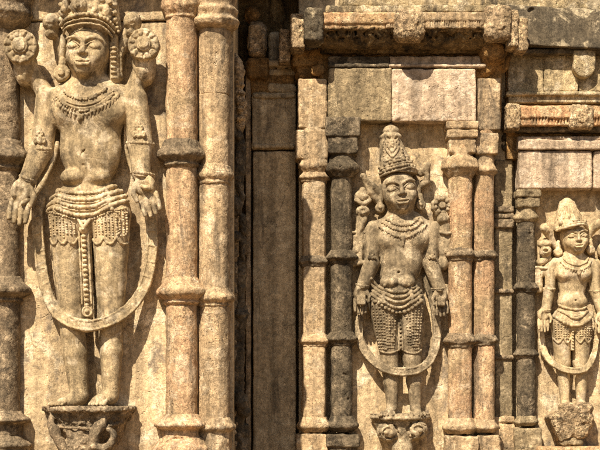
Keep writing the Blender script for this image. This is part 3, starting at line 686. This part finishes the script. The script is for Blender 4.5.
# lotus discs
for c, r, sd in (((22, 48.5), 16.8, 0), ((144.5, 46.5), 15.6, 1)):
    s = mk(c[0] - 21, c[0] + 21, c[1] - 21, c[1] + 44, 44, .65)
    s.disc(c, r, 16, 31, rd=2.2)
    s.disc(c, r * .84, 30.0, 34.5, mode='s', rd=1, k=.8)
    for i in range(12):
        a = i * math.pi / 6; s.cap((c[0] + math.cos(a) * r * .52, c[1] + math.sin(a) * r * .52, 30.4), (c[0] + math.cos(a) * r * .97, c[1] + math.sin(a) * r * .97, 31.2), .9, 1.1, 1, .8, 's'); a += math.pi / 12; s.ell((c[0] + math.cos(a) * r * .70, c[1] + math.sin(a) * r * .70, 29.6), (2.6, 2.6, 1.6), .8)
    s.disc(c, r * .47, 26, 32.5, rd=1, k=.4).disc(c, r * .34, 26, 34, rd=1, k=.4)
    s.ell((c[0] + (2 if sd == 0 else -1), c[1] + 17, 10), (12, 20, 15), 3).rough(.5, 4.5, 305 + sd); T1.part('lotus_disc', s, 'figure', cut=-1.5)
# earrings
s = mk(50, 72, 50, 88, 32); s.ell((62, 63, 15), (4.5, 8, 7), 1.5).disc((61.5, 73), 8.5, 8, 22, rd=3).disc((61.5, 73), 3.5, 20, 24, rd=1).rough(.5, 4, 307).chips(3, (54, 68, 62, 80, 20, 26), (1, 2), 4)
T1.part('earring', s, 'figure', cut=-1.5)
s = mk(106, 126, 36, 88, 34); s.cap((113.5, 44, 15), (114, 78, 15), 4.5, 6, k=1).cap((118.5, 50, 12), (118.5, 76, 12), 3, 3.6, k=.8)
for y in range(48, 80, 5): s.ell((113.6, y, 20), (3.2, 1.9, 3), .5)
s.rough(.45, 4, 308); T1.part('earring', s, 'figure', cut=-1.5)
# necklace
s = mk(50, 128, 84, 124, 46, .6)
a1 = spl([(65, 91), (72, 97), (84, 100), (97, 97), (107, 89)]); a2 = spl([(58, 95), (67, 106), (83, 111), (100, 107), (114, 95)]); a3 = spl([(55, 99), (66, 111), (82, 117), (97, 112), (112, 103), (119, 94)])
rope(s, hm, a1, 1.3); beads(s, hm, a1 + (0, 2), 1.5, 2.9); rope(s, hm, a2, 1.3); rope(s, hm, a2 + (0, -3.5), 1.0); beads(s, hm, a2 + (0, 2.4), 1.4, 2.7)
beads(s, hm, a3, 1.5, 3.0); lobesdown(s, hm, a3 + (0, 1), 1.7, 3.6, 4.2); s.ell((81, 119.5, hm(81, 119)), (2.6, 4, 2.5), .6)
s.rough(.22, 3, 309); T1.part('necklace', s, 'figure', cut=5)
# armlets and bracelets
def band(T, x, y, hw, a, z, r, mat, seed, leaf=0, n=11, z0=6):
    s = mk(x - hw - 6, x + hw + 6, y - leaf - 8, y + 8 + abs(math.sin(a)) * hw, 46)
    for i, t in enumerate(np.linspace(-1, 1, n)):
        p = (x + t * hw * math.cos(a), y + t * hw * math.sin(a) + (1 - t * t) * 1.6, z0 + (z - z0) * math.sqrt(max(0, 1 - t * t * .92)))
        if i: s.cap(pv, p, r, r, k=.4).cap((pv[0], pv[1] + r * 1.7, pv[2]), (p[0], p[1] + r * 1.7, p[2]), r * .6, k=.4)
        s.ell(p, (r * 1.15, r * 1.2, r * 1.25), .4); pv = p
    if leaf:
        for u, v, w in ((0, .35, .5), (-.35, .3, .36), (.35, .3, .36), (0, .75, .32), (-.2, .6, .28), (.2, .6, .28)):
            q = (x + u * hw, y - v * leaf, z + .5 - 3 * u * u); s.ell(q, (w * hw * .5, w * leaf * .5, 2.4), .8); s.ell((q[0], q[1], q[2] + 2.4), (w * hw * .18, w * leaf * .2, 1), .5, 0, 's')
    s.rough(.25, 3.5, seed); T.part('armlet' if leaf else 'bracelet', s, mat, cut=2)
band(T1, 40.5, 148, 12, .03, 23.5, 1.7, 'figure', 310, 22)
band(T1, 139.5, 142, 12.8, .06, 24, 1.7, 'figure', 311, 22)
band(T1, 28, 178, 9.6, .38, 28, 1.5, 'figure', 312)
band(T1, 142, 173, 11, .12, 30, 1.6, 'figure', 313)
# girdle
s = mk(42, 134, 180, 232, 46, .6)
for i, (l, c, r) in enumerate(((189, 194, 188), (195, 200.5, 194), (202, 208, 201), (209, 216, 209))):
    cv = spl([(57, l), (70, l + (c - l) * .8), (84, c), (97, r + (c - r) * .8), (109, r)])
    rope(s, hm, cv, 1.9); beads(s, hm, cv + (0, .2), 2.0, 3.4, .75)
    if i < 3: rope(s, hm, cv + (0, 3.4), .9)
for dx, y0 in ((0, 0), (1, 7), (2, 14), (3, 20)):
    rope(s, hm, spl([(108 + dx, 188 + y0), (117, 184.5 + y0), (127, 180 + y0)]), 2.2); beads(s, hm, spl([(108 + dx, 188 + y0), (117, 184.5 + y0), (127, 180 + y0)]), 2.3, 4)
    rope(s, hm, spl([(57, 188 + y0), (51, 191 + y0 * .9), (47, 194 + y0 * .85)]), 2.1)
for c in ([(59, 188), (57, 192), (55, 203), (56, 213)], [(105, 188), (108, 195), (110, 203), (114, 213)]):
    beads(s, hm, spl(c), 2.5, 4, .1)
cv = spl([(48, 212), (62, 216), (84, 221), (104, 216), (127, 208)]); beads(s, hm, cv, 1.4, 2.6)
s.rough(.25, 3, 314); T1.part('girdle', s, 'figure', cut=5)
# bead lace over the hips and thighs
s = mk(44, 134, 210, 252, 44, .6)
for x0, x1 in ((50, 78), (92, 130)):
    for j, x in enumerate(np.arange(x0, x1, 3.5)):
        t = (x - x0) / (x1 - x0); lo = 240 - 5 * abs(math.sin(t * 2 * math.pi)); yt = 217 if 66 < x < 104 else 213
        if 76 < x < 94 : continue
        beads(s, hm, [(x, yt), (x + 1, lo)], 1.15, 2.5, .3)
    n = (x1 - x0) / 3
    for i in range(3):
        a = x0 + n * i; cv = spl([(a, 238), (a + n * .25, 243), (a + n * .5, 244.5), (a + n * .75, 243), (a + n, 238)]); rope(s, hm, cv, 1.1); lobesdown(s, hm, cv, 1.2, 2.8, 3.6)
cv = spl([(118, 213), (117, 226), (121, 236), (126, 234), (127, 220), (125, 212)]); beads(s, hm, cv, 1.5, 2.7)
s.rough(.2, 3, 315); T1.part('bead_lace', s, 'figure', cut=5)
# central tassel
s = mk(74, 100, 214, 322, 42, .6)
s.cap((85, 222, 19), (88, 314, 18), 6, 5.5, .8, 2)
s.ell((84, 222, 23), (7, 3, 3), 1).ell((84, 230, 24), (4.4, 4, 3.4), .6).ell((84, 230, 28), (1.8, 1.6, 1.5), .3).cap((78, 218, 24), (84, 228, 27), 1.8, k=.5).cap((92, 218, 24), (85, 228, 27), 1.8, k=.5)
for i in range(15): s.ell((84.4 + i * .22, 237 + i * 4.9, 24), (2.7, 2.2, 3.0), .5)
for e in (-1, 1): s.tube([(84 + e * 4.6 + .045 * (y - 232), y, 22.5) for y in range(232, 306, 6)], 1.1, k=.5)
s.disc((88, 312), 5.6, 18, 27, rd=2).ell((88, 312, 28), (2.4, 2.4, 2), .5).disc((88, 312), 4.2, 26, 30, 'u' and .6, 's', 1).ell((88, 312, 26), (2.4, 2.4, 2.4), .4)
s.rough(.28, 3.5, 316); T1.part('tassel', s, 'figure', cut=0)
# long garland
s = mk(24, 164, 84, 336, 34, .75)
ribbon(s, [(37, 196, 6), (35, 215, 6), (37, 245, 6), (41, 275, 7), (49, 300, 12), (60, 315, 20), (74, 323, 25), (90, 326, 26.5), (108, 322, 26), (126, 311, 18), (140, 292, 9), (148, 268, 6), (151, 240, 6), (150, 215, 6)], 11, 4.5)
s.tube(spl([(56, 142, 12), (52, 158, 12), (44, 178, 15), (34, 196, 22), (22, 205, 29), (14, 200, 28)]), 2.5, k=1)
s.tube(spl([(37, 88, 16), (40, 108, 14), (44, 130, 10), (50, 146, 10)]), 1.8, k=.8).tube(spl([(134, 90, 20), (128, 104, 18), (126, 122, 14), (124, 140, 8), (128, 160, 5), (136, 180, 10), (144, 188, 30), (150, 190, 30)]), (1.5, 2.2), k=.8)
s.rough(.3, 6, 317); T1.part('garland', s, 'figure', cut=-1.5)
# bracket
s = mk(38, 136, 402, 474, 50, .8, -4)
def fb(x, y, z):
    c = 87.0; t = np.clip((y - 407) / 60, 0, 1); hw = 45 - 20 * t - 5 * np.sin(t * 3.14); dp = 38 - 22 * t
    q = np.sqrt(((x - c) / hw) ** 2 * .9 + (np.maximum(z, 0) / dp) ** 2); return np.maximum(np.maximum((q - 1) * 22, 406.5 - y), -3 - z)
s.op((38, 406, -4), (136, 472, 42), fb, 1)
s.tube(spl([(42, 409, 8), (60, 409.5, 32), (88, 410, 38), (114, 409.5, 32), (131, 409, 8)]), 2.3, k=.8)
s.ell((82, 448, 24), (17, 21, 12), 2.5).rough(.9, 3.2, 320)
for x in (72, 82, 92): s.ell((x, 434, 31 - abs(x - 82) * .2), (4.5, 6, 4), 1.5)
s.tube(spl([(52, 425, 14), (66, 427, 30), (88, 428, 35), (108, 426, 30), (122, 423, 14)]), 1.2, k=1)
s.tube(spl([(53, 415, 20), (52, 424, 27), (58, 434, 32), (64, 446, 32), (72, 458, 30)]), (3, 5), k=1).ell((57, 432, 32), (5.5, 9, 5), 1, -.4)
s.tube(spl([(105, 414, 24), (103, 424, 32), (97, 436, 35), (95, 448, 32)]), (3.6, 6), k=1).ell((99, 430, 34), (6.5, 11, 5.5), 1, .5)
s.tube(spl([(96, 446, 36), (104, 448, 35), (112, 443, 33), (115, 434, 32), (110, 429, 32)]), (4.5, 2.8), k=1).ell((106, 437, 36), (5, 6.5, 8), 1, .3, 's')
s.rough(.55, 5, 318); T1.part('bracket', s, 'pinkd', cut=-2, label='scroll carved bracket under the feet')

# ---- the middle figure ----
FS2 = Fr(0)
T2 = Thing('carved_figure', FS2, 402, 413, 'grey brown carved figure with tall conical crown, beside the blackened mossy column', 'sculpture', GF, dz=15, zs=1.2)
g2 = 'figure2'; h = .52
s = S(346, 456, 158, 422, -4, 48, h)
s.cap((375, 228, 8), (430, 228, 8), 7.5, 7.5, 1, 3)
s.cap((403, 234, 7), (402, 268, 7), 27, 18.5, .6, 5).ell((403, 240, 11), (27, 17, 11), 4).ell((391, 240, 16), (11, 8, 6), 4).ell((416, 240, 16), (11, 8, 6), 4)
s.ell((402, 262, 9), (20, 18, 12), 5).ell((397, 300, 8), (28.5, 20, 15), 5)
s.ell((398, 275, 8), (18, 12, 12), 3).ell((389.5, 282.5, 14.5), (10, 7.4, 9), 1.6).ell((405.5, 282.5, 14.5), (9.8, 7.4, 9), 1.6).ell((398, 273, 20), (1.3, 1.1, 2.5), 1, 0, 's')
s.cap((400, 206, 10), (401, 224, 8), 11.5, 12, .9, 3)
s.cap((384, 306, 10), (390, 358, 8), 15.5, 8.8, .95, 3).cap((390, 358, 8), (391.5, 382, 8), 8.8, 8, 1, 2).cap((391.5, 382, 8), (392.5, 406, 8), 7.8, 5.4, 1, 2)
s.cap((411, 306, 10), (412.5, 358, 8), 15, 9.6, .95, 3).cap((412.5, 358, 8), (415, 382, 8), 9.6, 8, 1, 2).cap((415, 382, 8), (416, 406, 8), 7.8, 5.4, 1, 2)
s.cap((392, 409, 9), (388, 413, 18), 5.4, 4.4, .8, 2).cap((416, 409, 9), (417, 413, 18), 5.4, 4.4, .8, 2)
for i in range(5):
    s.cap((381.5 + i * 3, 412.5, 17), (380.5 + i * 3.1, 415, 23), 1.5, 1.3, k=.3); s.cap((411 + i * 3, 412.5, 17), (411 + i * 3.2, 415, 23), 1.5, 1.3, k=.3)
s.cap((372, 230, 8), (371.5, 262, 9), 7.3, 7.3, 1, 2).cap((371.5, 264, 10), (362, 288, 13), 8.4, 6.2, 1, 1.5)
s.cap((432, 230, 8), (431, 262, 9), 7.6, 7.4, 1, 2).cap((431, 264, 10), (440, 290, 13), 8.2, 6.4, 1, 1.5)
hand(s, 360.5, 287, 15, 14.5, 29, .02, 1, .5); hand(s, 440, 290, 15, 14.5, 28, -.05, -1, .5)
s.box(356, 365, 296, 306, 18, 25, 1.5, k=1); s.box(436, 444, 298, 307, 18, 25, 1.5, k=1)
s.ell((400, 190, 8), (16, 24, 11), 2)
head(s, 399.5, 192, 13, 17.8, 22.5, -.13, .02)
s.cap((381, 186, 9), (381, 200, 9), 2.6, 2.4, k=1).cap((418, 182, 9), (419, 196, 9), 2.8, 2.6, k=1)
# rear arms
s.cap((370, 226, 5), (357, 250, 7), 6, 5.5, 1, 3).cap((436, 226, 5), (445, 252, 6), 6, 6, 1, 3).cap((446, 250, 6), (446, 232, 8), 6, 5, 1, 2)
s.ell((444, 262, 6), (6, 8, 6), 2)
s.rough(.22, 7, 401); hm = s.front(); ZM[0] = 10.5; T2.part('body', s, g2, cut=-1.5)
s = mk(374, 424, 120, 182, 40, .58)
def fc(x, y, z):
    t = np.clip((y - 137) / 34, 0, 1); l = 380.3 - .8 * t; r = 401.5 + 16.5 * t ** 1.3; c = (l + r) / 2; hw = (r - l) / 2
    return np.maximum((np.sqrt(((x - c) / hw) ** 2 + ((z - 8) / (13 + 6 * t)) ** 2) - 1) * hw * .85, np.maximum(136 - y, y - 174))
s.op((378, 136, -6), (420, 174, 30), fc, 1)
s.ell((391, 137, 10), (11.2, 5, 12), 1).ell((391, 131, 10), (8.4, 6, 9), 1).ell((390.5, 125.5, 10), (3.2, 2.4, 4), 1)
hc = s.front()
s.tube(spl([(380, 177, 14), (386, 175, 22), (398, 172.5, 27), (410, 169.5, 23.5), (417.5, 171, 14)]), 1.0, k=.5)
b0 = spl([(380, 173.5), (387, 171.5), (398, 169), (409, 166.5), (417, 167)], 10)
beads(s, hc, b0, 1.8, 3.2, .3); rope(s, hc, b0 - (0, 3), .8); beads(s, hc, b0 - (0, 6), 2.3, 4.6, .2); rope(s, hc, b0[6:-8] - (0, 9), .8)
for x0, q in ((387, 1), (395.5, -1)):
    for j in range(3):
        b = spl([(391.4, 160 - j * 6), (391.4 - q * 3.0, 156 - j * 6), (391.4 - q * 6.0, 150 - j * 5.5), (391.4 - q * 3.6, 146.5 - j * 4.5), (391.4 - q * 2.6, 149.5 - j * 5)], 6); rope(s, hc, b, .95, .3)
beads(s, hc, [(391.4, 162), (391.4, 141)], 1.7, 2.7, .3); beads(s, hc, [(402, 161), (401, 148)], 1.7, 3.4, .2); beads(s, hc, [(383.5, 162), (383.5, 142)], 1.2, 2.4, .2)
s.rough(.24, 3.5, 402); T2.part('crown', s, g2, cut=-1.5)
for P, sd in (([(363, 176), (380, 192), (379, 200), (370, 192)], 0), ([(428, 165), (421, 172), (419, 186), (427, 182)], 1)):
    s = mk(360, 384, 172, 204, 22) if sd == 0 else mk(414, 432, 162, 190, 22)
    s.tube([(*P[0], 13), (*P[1], 8)], (2.5, 4), k=2).tube([(*P[0], 13), (*P[3], 9), (*P[2], 6)], (2.5, 4), k=2).rough(.4, 4, 403 + sd); T2.part('ribbon_knot', s, g2, cut=-1.5)
for x, y in ((380, 205), (421, 202)):
    s = mk(x - 8, x + 8, y - 12, y + 12, 22); s.cap((x, y - 7, 10), (x, y, 10), 2.4, 3, k=1).disc((x, y + 3), 5, 5, 15, rd=2).ell((x, y + 3, 15), (2, 2, 2), .5).rough(.4, 3.5, 405); T2.part('earring', s, g2, cut=-1.5)
s = mk(376, 430, 212, 252, 40, .55)
for a, r in (([(386, 219), (393, 224), (402, 226), (411, 224), (418, 218)], 1.2), ([(382, 222), (391, 228), (402, 231), (413, 228), (422, 221)], 1.3), ([(379, 226), (390, 234), (402, 238), (414, 234), (426, 225)], 1.2)):
    rope(s, hm, spl(a), r * .8); beads(s, hm, spl(a) + (0, 1.2), r, r * 1.9)
lobesdown(s, hm, spl([(380, 228), (390, 235), (402, 239), (414, 235), (425, 227)]), 1.3, 3, 3.4); s.cap((402, 238, hm(402, 238)), (402, 247, hm(402, 247)), 2.4, 1, k=.5)
s.rough(.22, 3, 406); T2.part('necklace', s, g2, cut=4)
band(T2, 371.5, 262, 8, 0, 17, 1.2, g2, 407, 13, 9, 4); band(T2, 431.5, 262, 8, .05, 17, 1.2, g2, 408, 13, 9, 4)
band(T2, 363, 285, 6.8, .15, 19.5, 1.1, g2, 409, 0, 8, 6); band(T2, 439, 288, 6.8, -.1, 19.5, 1.1, g2, 410, 0, 8, 6)
s = mk(366, 428, 274, 318, 40, .55)
for i, (l, c, r) in enumerate(((289, 293, 289), (293.5, 298, 293), (298, 303, 298), (303, 308.5, 303))):
    cv = spl([(383, l), (390, l + (c - l) * .8), (397, c), (404, r + (c - r) * .8), (410, r)]); rope(s, hm, cv, 1.5); beads(s, hm, cv, 1.5, 2.6, .7)
for j in range(4):
    rope(s, hm, spl([(383, 290 + 4.6 * j), (377, 286 + 4.6 * j), (371, 279 + 5 * j)]), 1.5); rope(s, hm, spl([(409, 290 + 4.6 * j), (415, 287 + 4.6 * j), (421, 281 + 5 * j)]), 1.5)
beads(s, hm, spl([(371, 300), (380, 306), (389, 311), (398, 313), (407, 311), (415, 306), (422, 300)]), 2.2, 4)
for c in ([(384, 286), (382, 296), (384, 305)], [(408, 286), (411, 296), (410, 305)]): beads(s, hm, spl(c), 2, 3.6, .5)
s.rough(.22, 3, 411); T2.part('girdle', s, g2, cut=4)
s = mk(366, 428, 306, 362, 40, .55)
for x in np.arange(372, 423, 3.3):
    if 396 < x < 402: continue
    c = 384 if x < 398 else 411; x2 = lerp(x, 390.5 if x < 398 else 413, .42)
    beads(s, hm, [(x, 310 if abs(x - 397) < 14 else 306), (x2, 350)], 1.25, 2.9, -.1)
rope(s, hm, spl([(378, 350), (385, 353), (391, 353), (397, 351)]), 1.0); rope(s, hm, spl([(404, 351), (411, 353.5), (417, 353), (421, 350)]), 1.0)
for e in (398.6, 402.4): s.tube([(e, y, 15) for y in range(314, 352, 6)], 1.3, k=.5)
for y in range(316, 350, 4): s.ell((400.4, y, 15), (1.5, 1.6, 2), .4)
s.rough(.2, 3, 412); T2.part('bead_lace', s, g2, cut=0)
s = mk(350, 446, 258, 384, 30, .65)
ribbon(s, [(360, 318, 4), (360, 338, 5), (366, 352, 8), (377, 364, 14), (390, 370.5, 18), (404, 372, 18.5), (418, 369.5, 18), (430, 360, 11), (437, 344, 5), (438, 325, 5), (434, 300, 4), (427, 276, 4)], 7.5, 3.4)
s.rough(.3, 5, 413); T2.part('garland', s, g2, cut=-1.5)
s = mk(348, 376, 186, 292, 26, .62)
s.disc((363, 197), 8.5, 2, 11, rd=3).tube(spl([(356, 200, 12), (363, 204, 14), (370, 200, 12)]), 2, k=.6).ell((363, 211, 10), (7, 6, 7), 1.5).ell((363, 211, 18), (3.2, 2.5, 3), .5, 0, 's').cap((363, 190, 8), (363, 196, 8), 4, 6, k=1)
s.cap((362, 218, 8), (359, 260, 7), 5.5, 5.5, .9, 2).tube(spl([(366, 216, 12), (362, 226, 12), (358, 236, 10)]), 2, k=1).cap((353, 232, 9), (367, 232, 11), 1.8, k=.6).cap((355, 236, 10), (355, 262, 10), 1.6, k=.6).cap((362, 236, 11), (361, 262, 11), 1.4, k=.6)
s.cap((353, 264, 8), (366, 262, 12), 2.4, k=.6).rough(.4, 4, 414); T2.part('staff', s, g2, cut=-1.5, label='short staff with a ringed knob held in the raised hand')
s = mk(430, 458, 190, 268, 26, .62)
s.disc((442.5, 205), 11, 2, 11, rd=3, lobes=9, amp=.5).disc((442.5, 205), 8.3, 9.5, 14, mode='s', rd=1)
for i in range(9): s.ell((442.5 + 7 * math.cos(i * .7), 205 + 7 * math.sin(i * .7), 10), (2.5, 2.5, 2.6), .5)
s.disc((442.5, 205), 3.4, 8, 13.5, rd=1).ell((444, 219, 9), (6.5, 6, 7), 1.5).ell((441, 216, 16), (2.2, 2, 3), .5, 0, 's').cap((446, 226, 8), (447, 250, 7), 5.5, 6.5, 1, 1.5)
s.tube([(440, 232, 11), (446, 234, 15), (452, 233, 11)], 1.7, k=.5).rough(.4, 4, 415); T2.part('flower', s, g2, cut=-1.5, label='round flower held in the raised hand')
s = S(366, 436, 406, 474, -4, 34, .65)
def fb2(x, y, z):
    t = np.clip((y - 414) / 46, 0, 1); hw = 30.5 - 17 * t; dp = 25 - 9 * t
    return np.maximum(np.maximum((np.sqrt(((x - 401) / hw) ** 2 + (np.maximum(z, 0) / dp) ** 2) - 1) * 16, 413.5 - y), -3 - z)
s.op((368, 413, -4), (434, 470, 30), fb2, 1)
s.tube(spl([(372, 417, 5), (382, 418, 20), (400, 418, 26.5), (420, 418, 20), (430, 417, 5)]), 1.9, k=.6)
for x in range(380, 424, 5): s.ell((x, 415.5, 26 - abs(x - 401) * .25), (2.2, 1.5, 2), .6)
for c, q in (((388, 432), 1), (((416, 430)), -1)):
    s.ell((c[0], c[1], 15), (11.5, 10.5, 11), 1.2)
    s.tube([(c[0] + (9.0 - t * .95) * math.cos(t - 1.2) * q, c[1] + (8.2 - t * .85) * math.sin(t - 1.2), 20.5 + t * .75) for t in np.linspace(0, 7.5, 30)], 1.3, k=.8, mode='s')
    for t in range(7): s.cap((c[0] + 10.5 * math.cos(t * .9) * q, c[1] + 9.6 * math.sin(t * .9), 19), (c[0] + 8.2 * math.cos(t * .9 + .3) * q, c[1] + 7.6 * math.sin(t * .9 + .3), 23), .9, k=.8, mode='s')
    s.ell((c[0] - 3 * q, c[1], 25), (2.6, 2.4, 2.6), .6)
s.ell((402, 449, 17), (10.5, 9, 12), 1).cap((402, 424, 19), (402, 440, 17), 2, 4, k=2).rough(.45, 4, 416); T2.part('bracket', s, g2, cut=-2, label='bracket carved with two rosettes under the feet')

# ---- the smallest figure ----
FS3 = Fr(-15)
T3 = Thing('carved_figure', FS3, 572, 408, 'smallest carved figure, buff coloured with a pointed fluted crown, standing on a broken stone block', 'sculpture', GF, dz=13, zs=1.2)
g3 = 'figure3'; h = .45
s = S(532, 612, 218, 412, -4, 42, h)
s.cap((555, 263, 7), (592, 263, 7), 5.5, 5.5, 1, 3).cap((574, 268, 6), (573, 292, 6), 18.5, 12.5, .62, 4).ell((574, 272, 9), (18, 12, 9), 3).ell((565, 274, 13), (8, 6, 5), 3).ell((583, 274, 13), (8, 6, 5), 3)
s.ell((573, 302, 8), (15, 10, 11), 3).ell((572, 320, 7), (20, 15, 12), 4).ell((574, 301, 19), (1.1, 1, 2), .8, 0, 's')
s.cap((575, 250, 8), (575, 261, 7), 8, 8.6, .9, 2)
s.cap((562, 324, 8), (563.5, 362, 7), 11, 7.6, .95, 2).cap((563.5, 362, 7), (566, 404, 7), 7.3, 4.4, 1, 2)
s.cap((582, 324, 8), (581.5, 362, 7), 10.6, 7.6, .95, 2).cap((581.5, 362, 7), (582, 404, 7), 7.3, 4.4, 1, 2)
s.cap((566, 403, 8), (564, 405, 13), 4, 3.4, 1, 1).cap((582, 403, 8), (583, 405, 13), 4, 3.4, 1, 1)
s.cap((551.5, 266, 7), (550.5, 289, 8), 5.2, 5.2, 1, 2).cap((549.5, 291, 8), (546, 310, 11), 5.6, 4.6, 1, 1)
s.cap((595, 266, 7), (595.5, 290, 8), 5.4, 5.4, 1, 2).cap((596, 292, 8), (602, 312, 11), 5.6, 4.8, 1, 1)
hand(s, 543.5, 310, 12, 12, 23, .05, 1, .5); hand(s, 602, 312, 12, 12, 23, 0, -1, .5)
s.cap((551, 262, 5), (541, 275, 5), 4, 4, 1, 2).cap((598, 262, 5), (606, 275, 5), 4, 4, 1, 2)
s.ell((574, 236, 7), (13, 18, 9), 2); head(s, 574.5, 238.5, 10.5, 12.8, 16, -.08, .1)
s.rough(.18, 6, 501); hm = s.front(); ZM[0] = 7.0; T3.part('body', s, g3, cut=-1.5)
s = mk(550, 592, 194, 236, 32, .5)
def fc3(x, y, z):
    t = np.clip((y - 198) / 30, 0, 1); l = 562 - 7.5 * t ** .7; r = 573 + 12.5 * t ** .8; c = (l + r) / 2; hw = (r - l) / 2 
    return np.maximum((np.sqrt(((x - c) / hw) ** 2 + ((z - 7) / (7 + 9 * t)) ** 2) - 1) * hw * .8, np.maximum(201 - y, y - 230))
s.op((552, 200, -6), (588, 230, 26), fc3, 1); s.ell((567.5, 202, 8), (5.6, 4.6, 6.5), 1.5)
hc = s.front()
for xt, xb in ((563, 557.5), (565, 562), (567, 567), (569, 572), (571, 577.5), (573, 583)):
    rope(s, hc, [(lerp(xt, xb, t), lerp(206, 219, t)) for t in np.linspace(0, 1, 9)], 1.0, .1); rope(s, hc, [(lerp(xt, xb, t), lerp(206, 219, t)) for t in np.linspace(0, 1, 9)], .45, .9)
cc = spl([(556, 231, 13), (562, 229.5, 21), (572, 227, 25), (581, 226, 22), (587, 229, 13)], 10); s.tube(cc, 1.3, k=.5)
for i in range(0, len(cc), 2): s.ell(cc[i] + (0, -2.2, 0), (1.2, 1.2, 1.3), .4)
s.disc((573.5, 222), 3.4, 16, 23.5, rd=1, lobes=6, amp=.4).ell((573.5, 222, 23.5), (1.2, 1.2, 1), .3).ell((559, 224, 18), (2.4, 2.8, 2.5), .6).ell((583, 222, 18), (2.2, 2.6, 2.5), .6)
s.rough(.25, 3, 502); T3.part('crown', s, g3, cut=-1.5)
for pts, x0, x1 in (([(544, 228, 12), (549, 234, 9), (556, 246, 7)], 536, 562), ([(598, 224, 12), (592, 230, 9), (588, 240, 7)], 584, 604)):
    s = mk(x0, x1, 220, 252, 22, .6); s.tube(spl(pts), (4.8, 2.6), k=1).rough(.4, 4, 503); T3.part('ribbon_knot', s, g3, cut=-1.5)
for x, y in ((558.5, 250), (591, 248)):
    s = mk(x - 8, x + 8, y - 12, y + 10, 20, .55); s.cap((x, y - 8, 9), (x, y, 9), 2, 2.6, k=1).disc((x, y + 2), 4.4, 4, 13, rd=2).rough(.4, 3.5, 504); T3.part('earring', s, g3, cut=-1.5)
s = mk(552, 598, 254, 284, 34, .5)
for a, r in (([(563, 259), (568, 264), (576, 266), (584, 263), (588, 258)], 1.0), ([(560, 262), (566, 268), (576, 271), (585, 268), (591, 261)], 1.1)): rope(s, hm, spl(a), r * .8); beads(s, hm, spl(a), r, r * 1.9)
s.ell((577, 274, hm(577, 273)), (2.2, 2.8, 2), .5); lobesdown(s, hm, spl([(561, 264), (567, 270), (576, 272.5), (585, 270), (590, 263)]), 1, 2, 2.8); s.rough(.2, 3, 505); T3.part('necklace', s, g3, cut=3)
band(T3, 550.5, 288, 5.6, 0, 13.5, .95, g3, 506, 0, 8, 3); band(T3, 595.5, 290, 5.8, 0, 13.5, .95, g3, 507, 0, 8, 3); band(T3, 546.5, 309, 4.8, 0, 16, .85, g3, 508, 0, 8, 5)
s = mk(548, 598, 300, 332, 34, .5)
for j, c in enumerate((([(556, 303), (564, 308), (573, 310), (582, 309), (589, 304)]), ([(554, 308), (564, 314), (573, 316.5), (583, 314), (590, 308)]), ([(563, 312), (568, 317), (574, 319), (580, 317), (585, 312)]))): rope(s, hm, spl(c), 1.2)
cv = spl([(552, 314), (559, 321), (567, 325), (575, 326), (583, 323), (591, 317)]); rope(s, hm, cv, 1.6); beads(s, hm, cv, 1.9, 3.6, .4)
s.rough(.22, 3, 509); T3.part('girdle', s, g3, cut=3)
s = mk(548, 598, 322, 350, 34, .5)
for x in np.arange(554, 592, 2.7):
    if 570 < x < 575: continue
    beads(s, hm, [(x, 327 if 560 < x < 584 else 322), (lerp(x, 563 if x < 572 else 582, .15), 339)], .9, 2.3, .25)
for a, b in ((553, 562), (562, 570), (575, 583), (583, 591)): cv = spl([(a, 338), ((a + b) / 2, 343), (b, 338)]); rope(s, hm, cv, .9); lobesdown(s, hm, cv, .9, 2, 2.6)
s.cap((571.5, 330, 14), (572, 366, 14), 2.0, 1.8, k=.6)
for y in range(332, 366, 3): s.ell((571.8, y, 16), (1.3, 1.2, 1.5), .3)
s.rough(.2, 3, 510); T3.part('bead_lace', s, g3, cut=0)
s = mk(534, 610, 262, 382, 26, .6)
ribbon(s, [(543, 334, 4), (544, 348, 5), (550, 360, 9), (560, 368, 14), (571, 371, 16), (583, 369, 15), (592, 360, 9), (597, 345, 4), (599, 325, 4), (597, 305, 4)], 5.6, 2.8)
s.rough(.3, 5, 511); T3.part('garland', s, g3, cut=-1.5)
s = mk(532, 560, 236, 292, 24, .55)
s.ell((545, 244, 9), (7, 4.5, 7), 1).ell((546, 251, 9), (6, 6.5, 7), 1.2).ell((545, 251, 15), (2.6, 1.8, 3), .5, 0, 's').cap((541, 262, 7), (549, 258, 9), 4, 3, k=1).cap((535, 267, 8), (547, 268, 10), 1.6, k=.5).cap((539, 270, 6), (540, 290, 6), 4, 3.6, .9, 1)
s.rough(.4, 3.5, 512); T3.part('staff', s, g3, cut=-1.5, label='worn staff head held in the raised hand')
s = mk(596, 622, 236, 292, 24, .6); s.disc((606, 250), 8, 2, 11, rd=3).cap((606, 258, 7), (607, 285, 6), 4.5, 4.5, k=1).rough(.4, 4, 513); T3.part('flower', s, g3, cut=-1.5)
s = S(546, 598, 396, 452, -4, 38, .65)
s.box(551.5, 566, 412, 440, -4, 22, 2, rot=-.42, slope=0)
s.ell((574, 420, 12), (19, 16, 15), 2).ell((566, 408, 12), (8, 6, 12), 2).ell((584, 408, 12), (8, 6, 12), 2).ell((577, 430, 12), (11, 10, 13), 2)
s.box(548, 600, 396, 450, 21, 40, 1, mode='s', lean=-.1); s.rough(1.1, 6, 514); T3.part('broken_bracket', s, 'speck', cut=-2, label='fractured rough stone block under the feet')
s = S(554, 588, 432, 450, -4, 26, .8); s.box(558, 582, 435, 446, -4, 18, 4).rough(.7, 5, 515); T3.part('lower_block', s, 'block', cut=-2)

print('verts', sum(len(o.data.vertices) for o in COL.objects if o.type == 'MESH'))
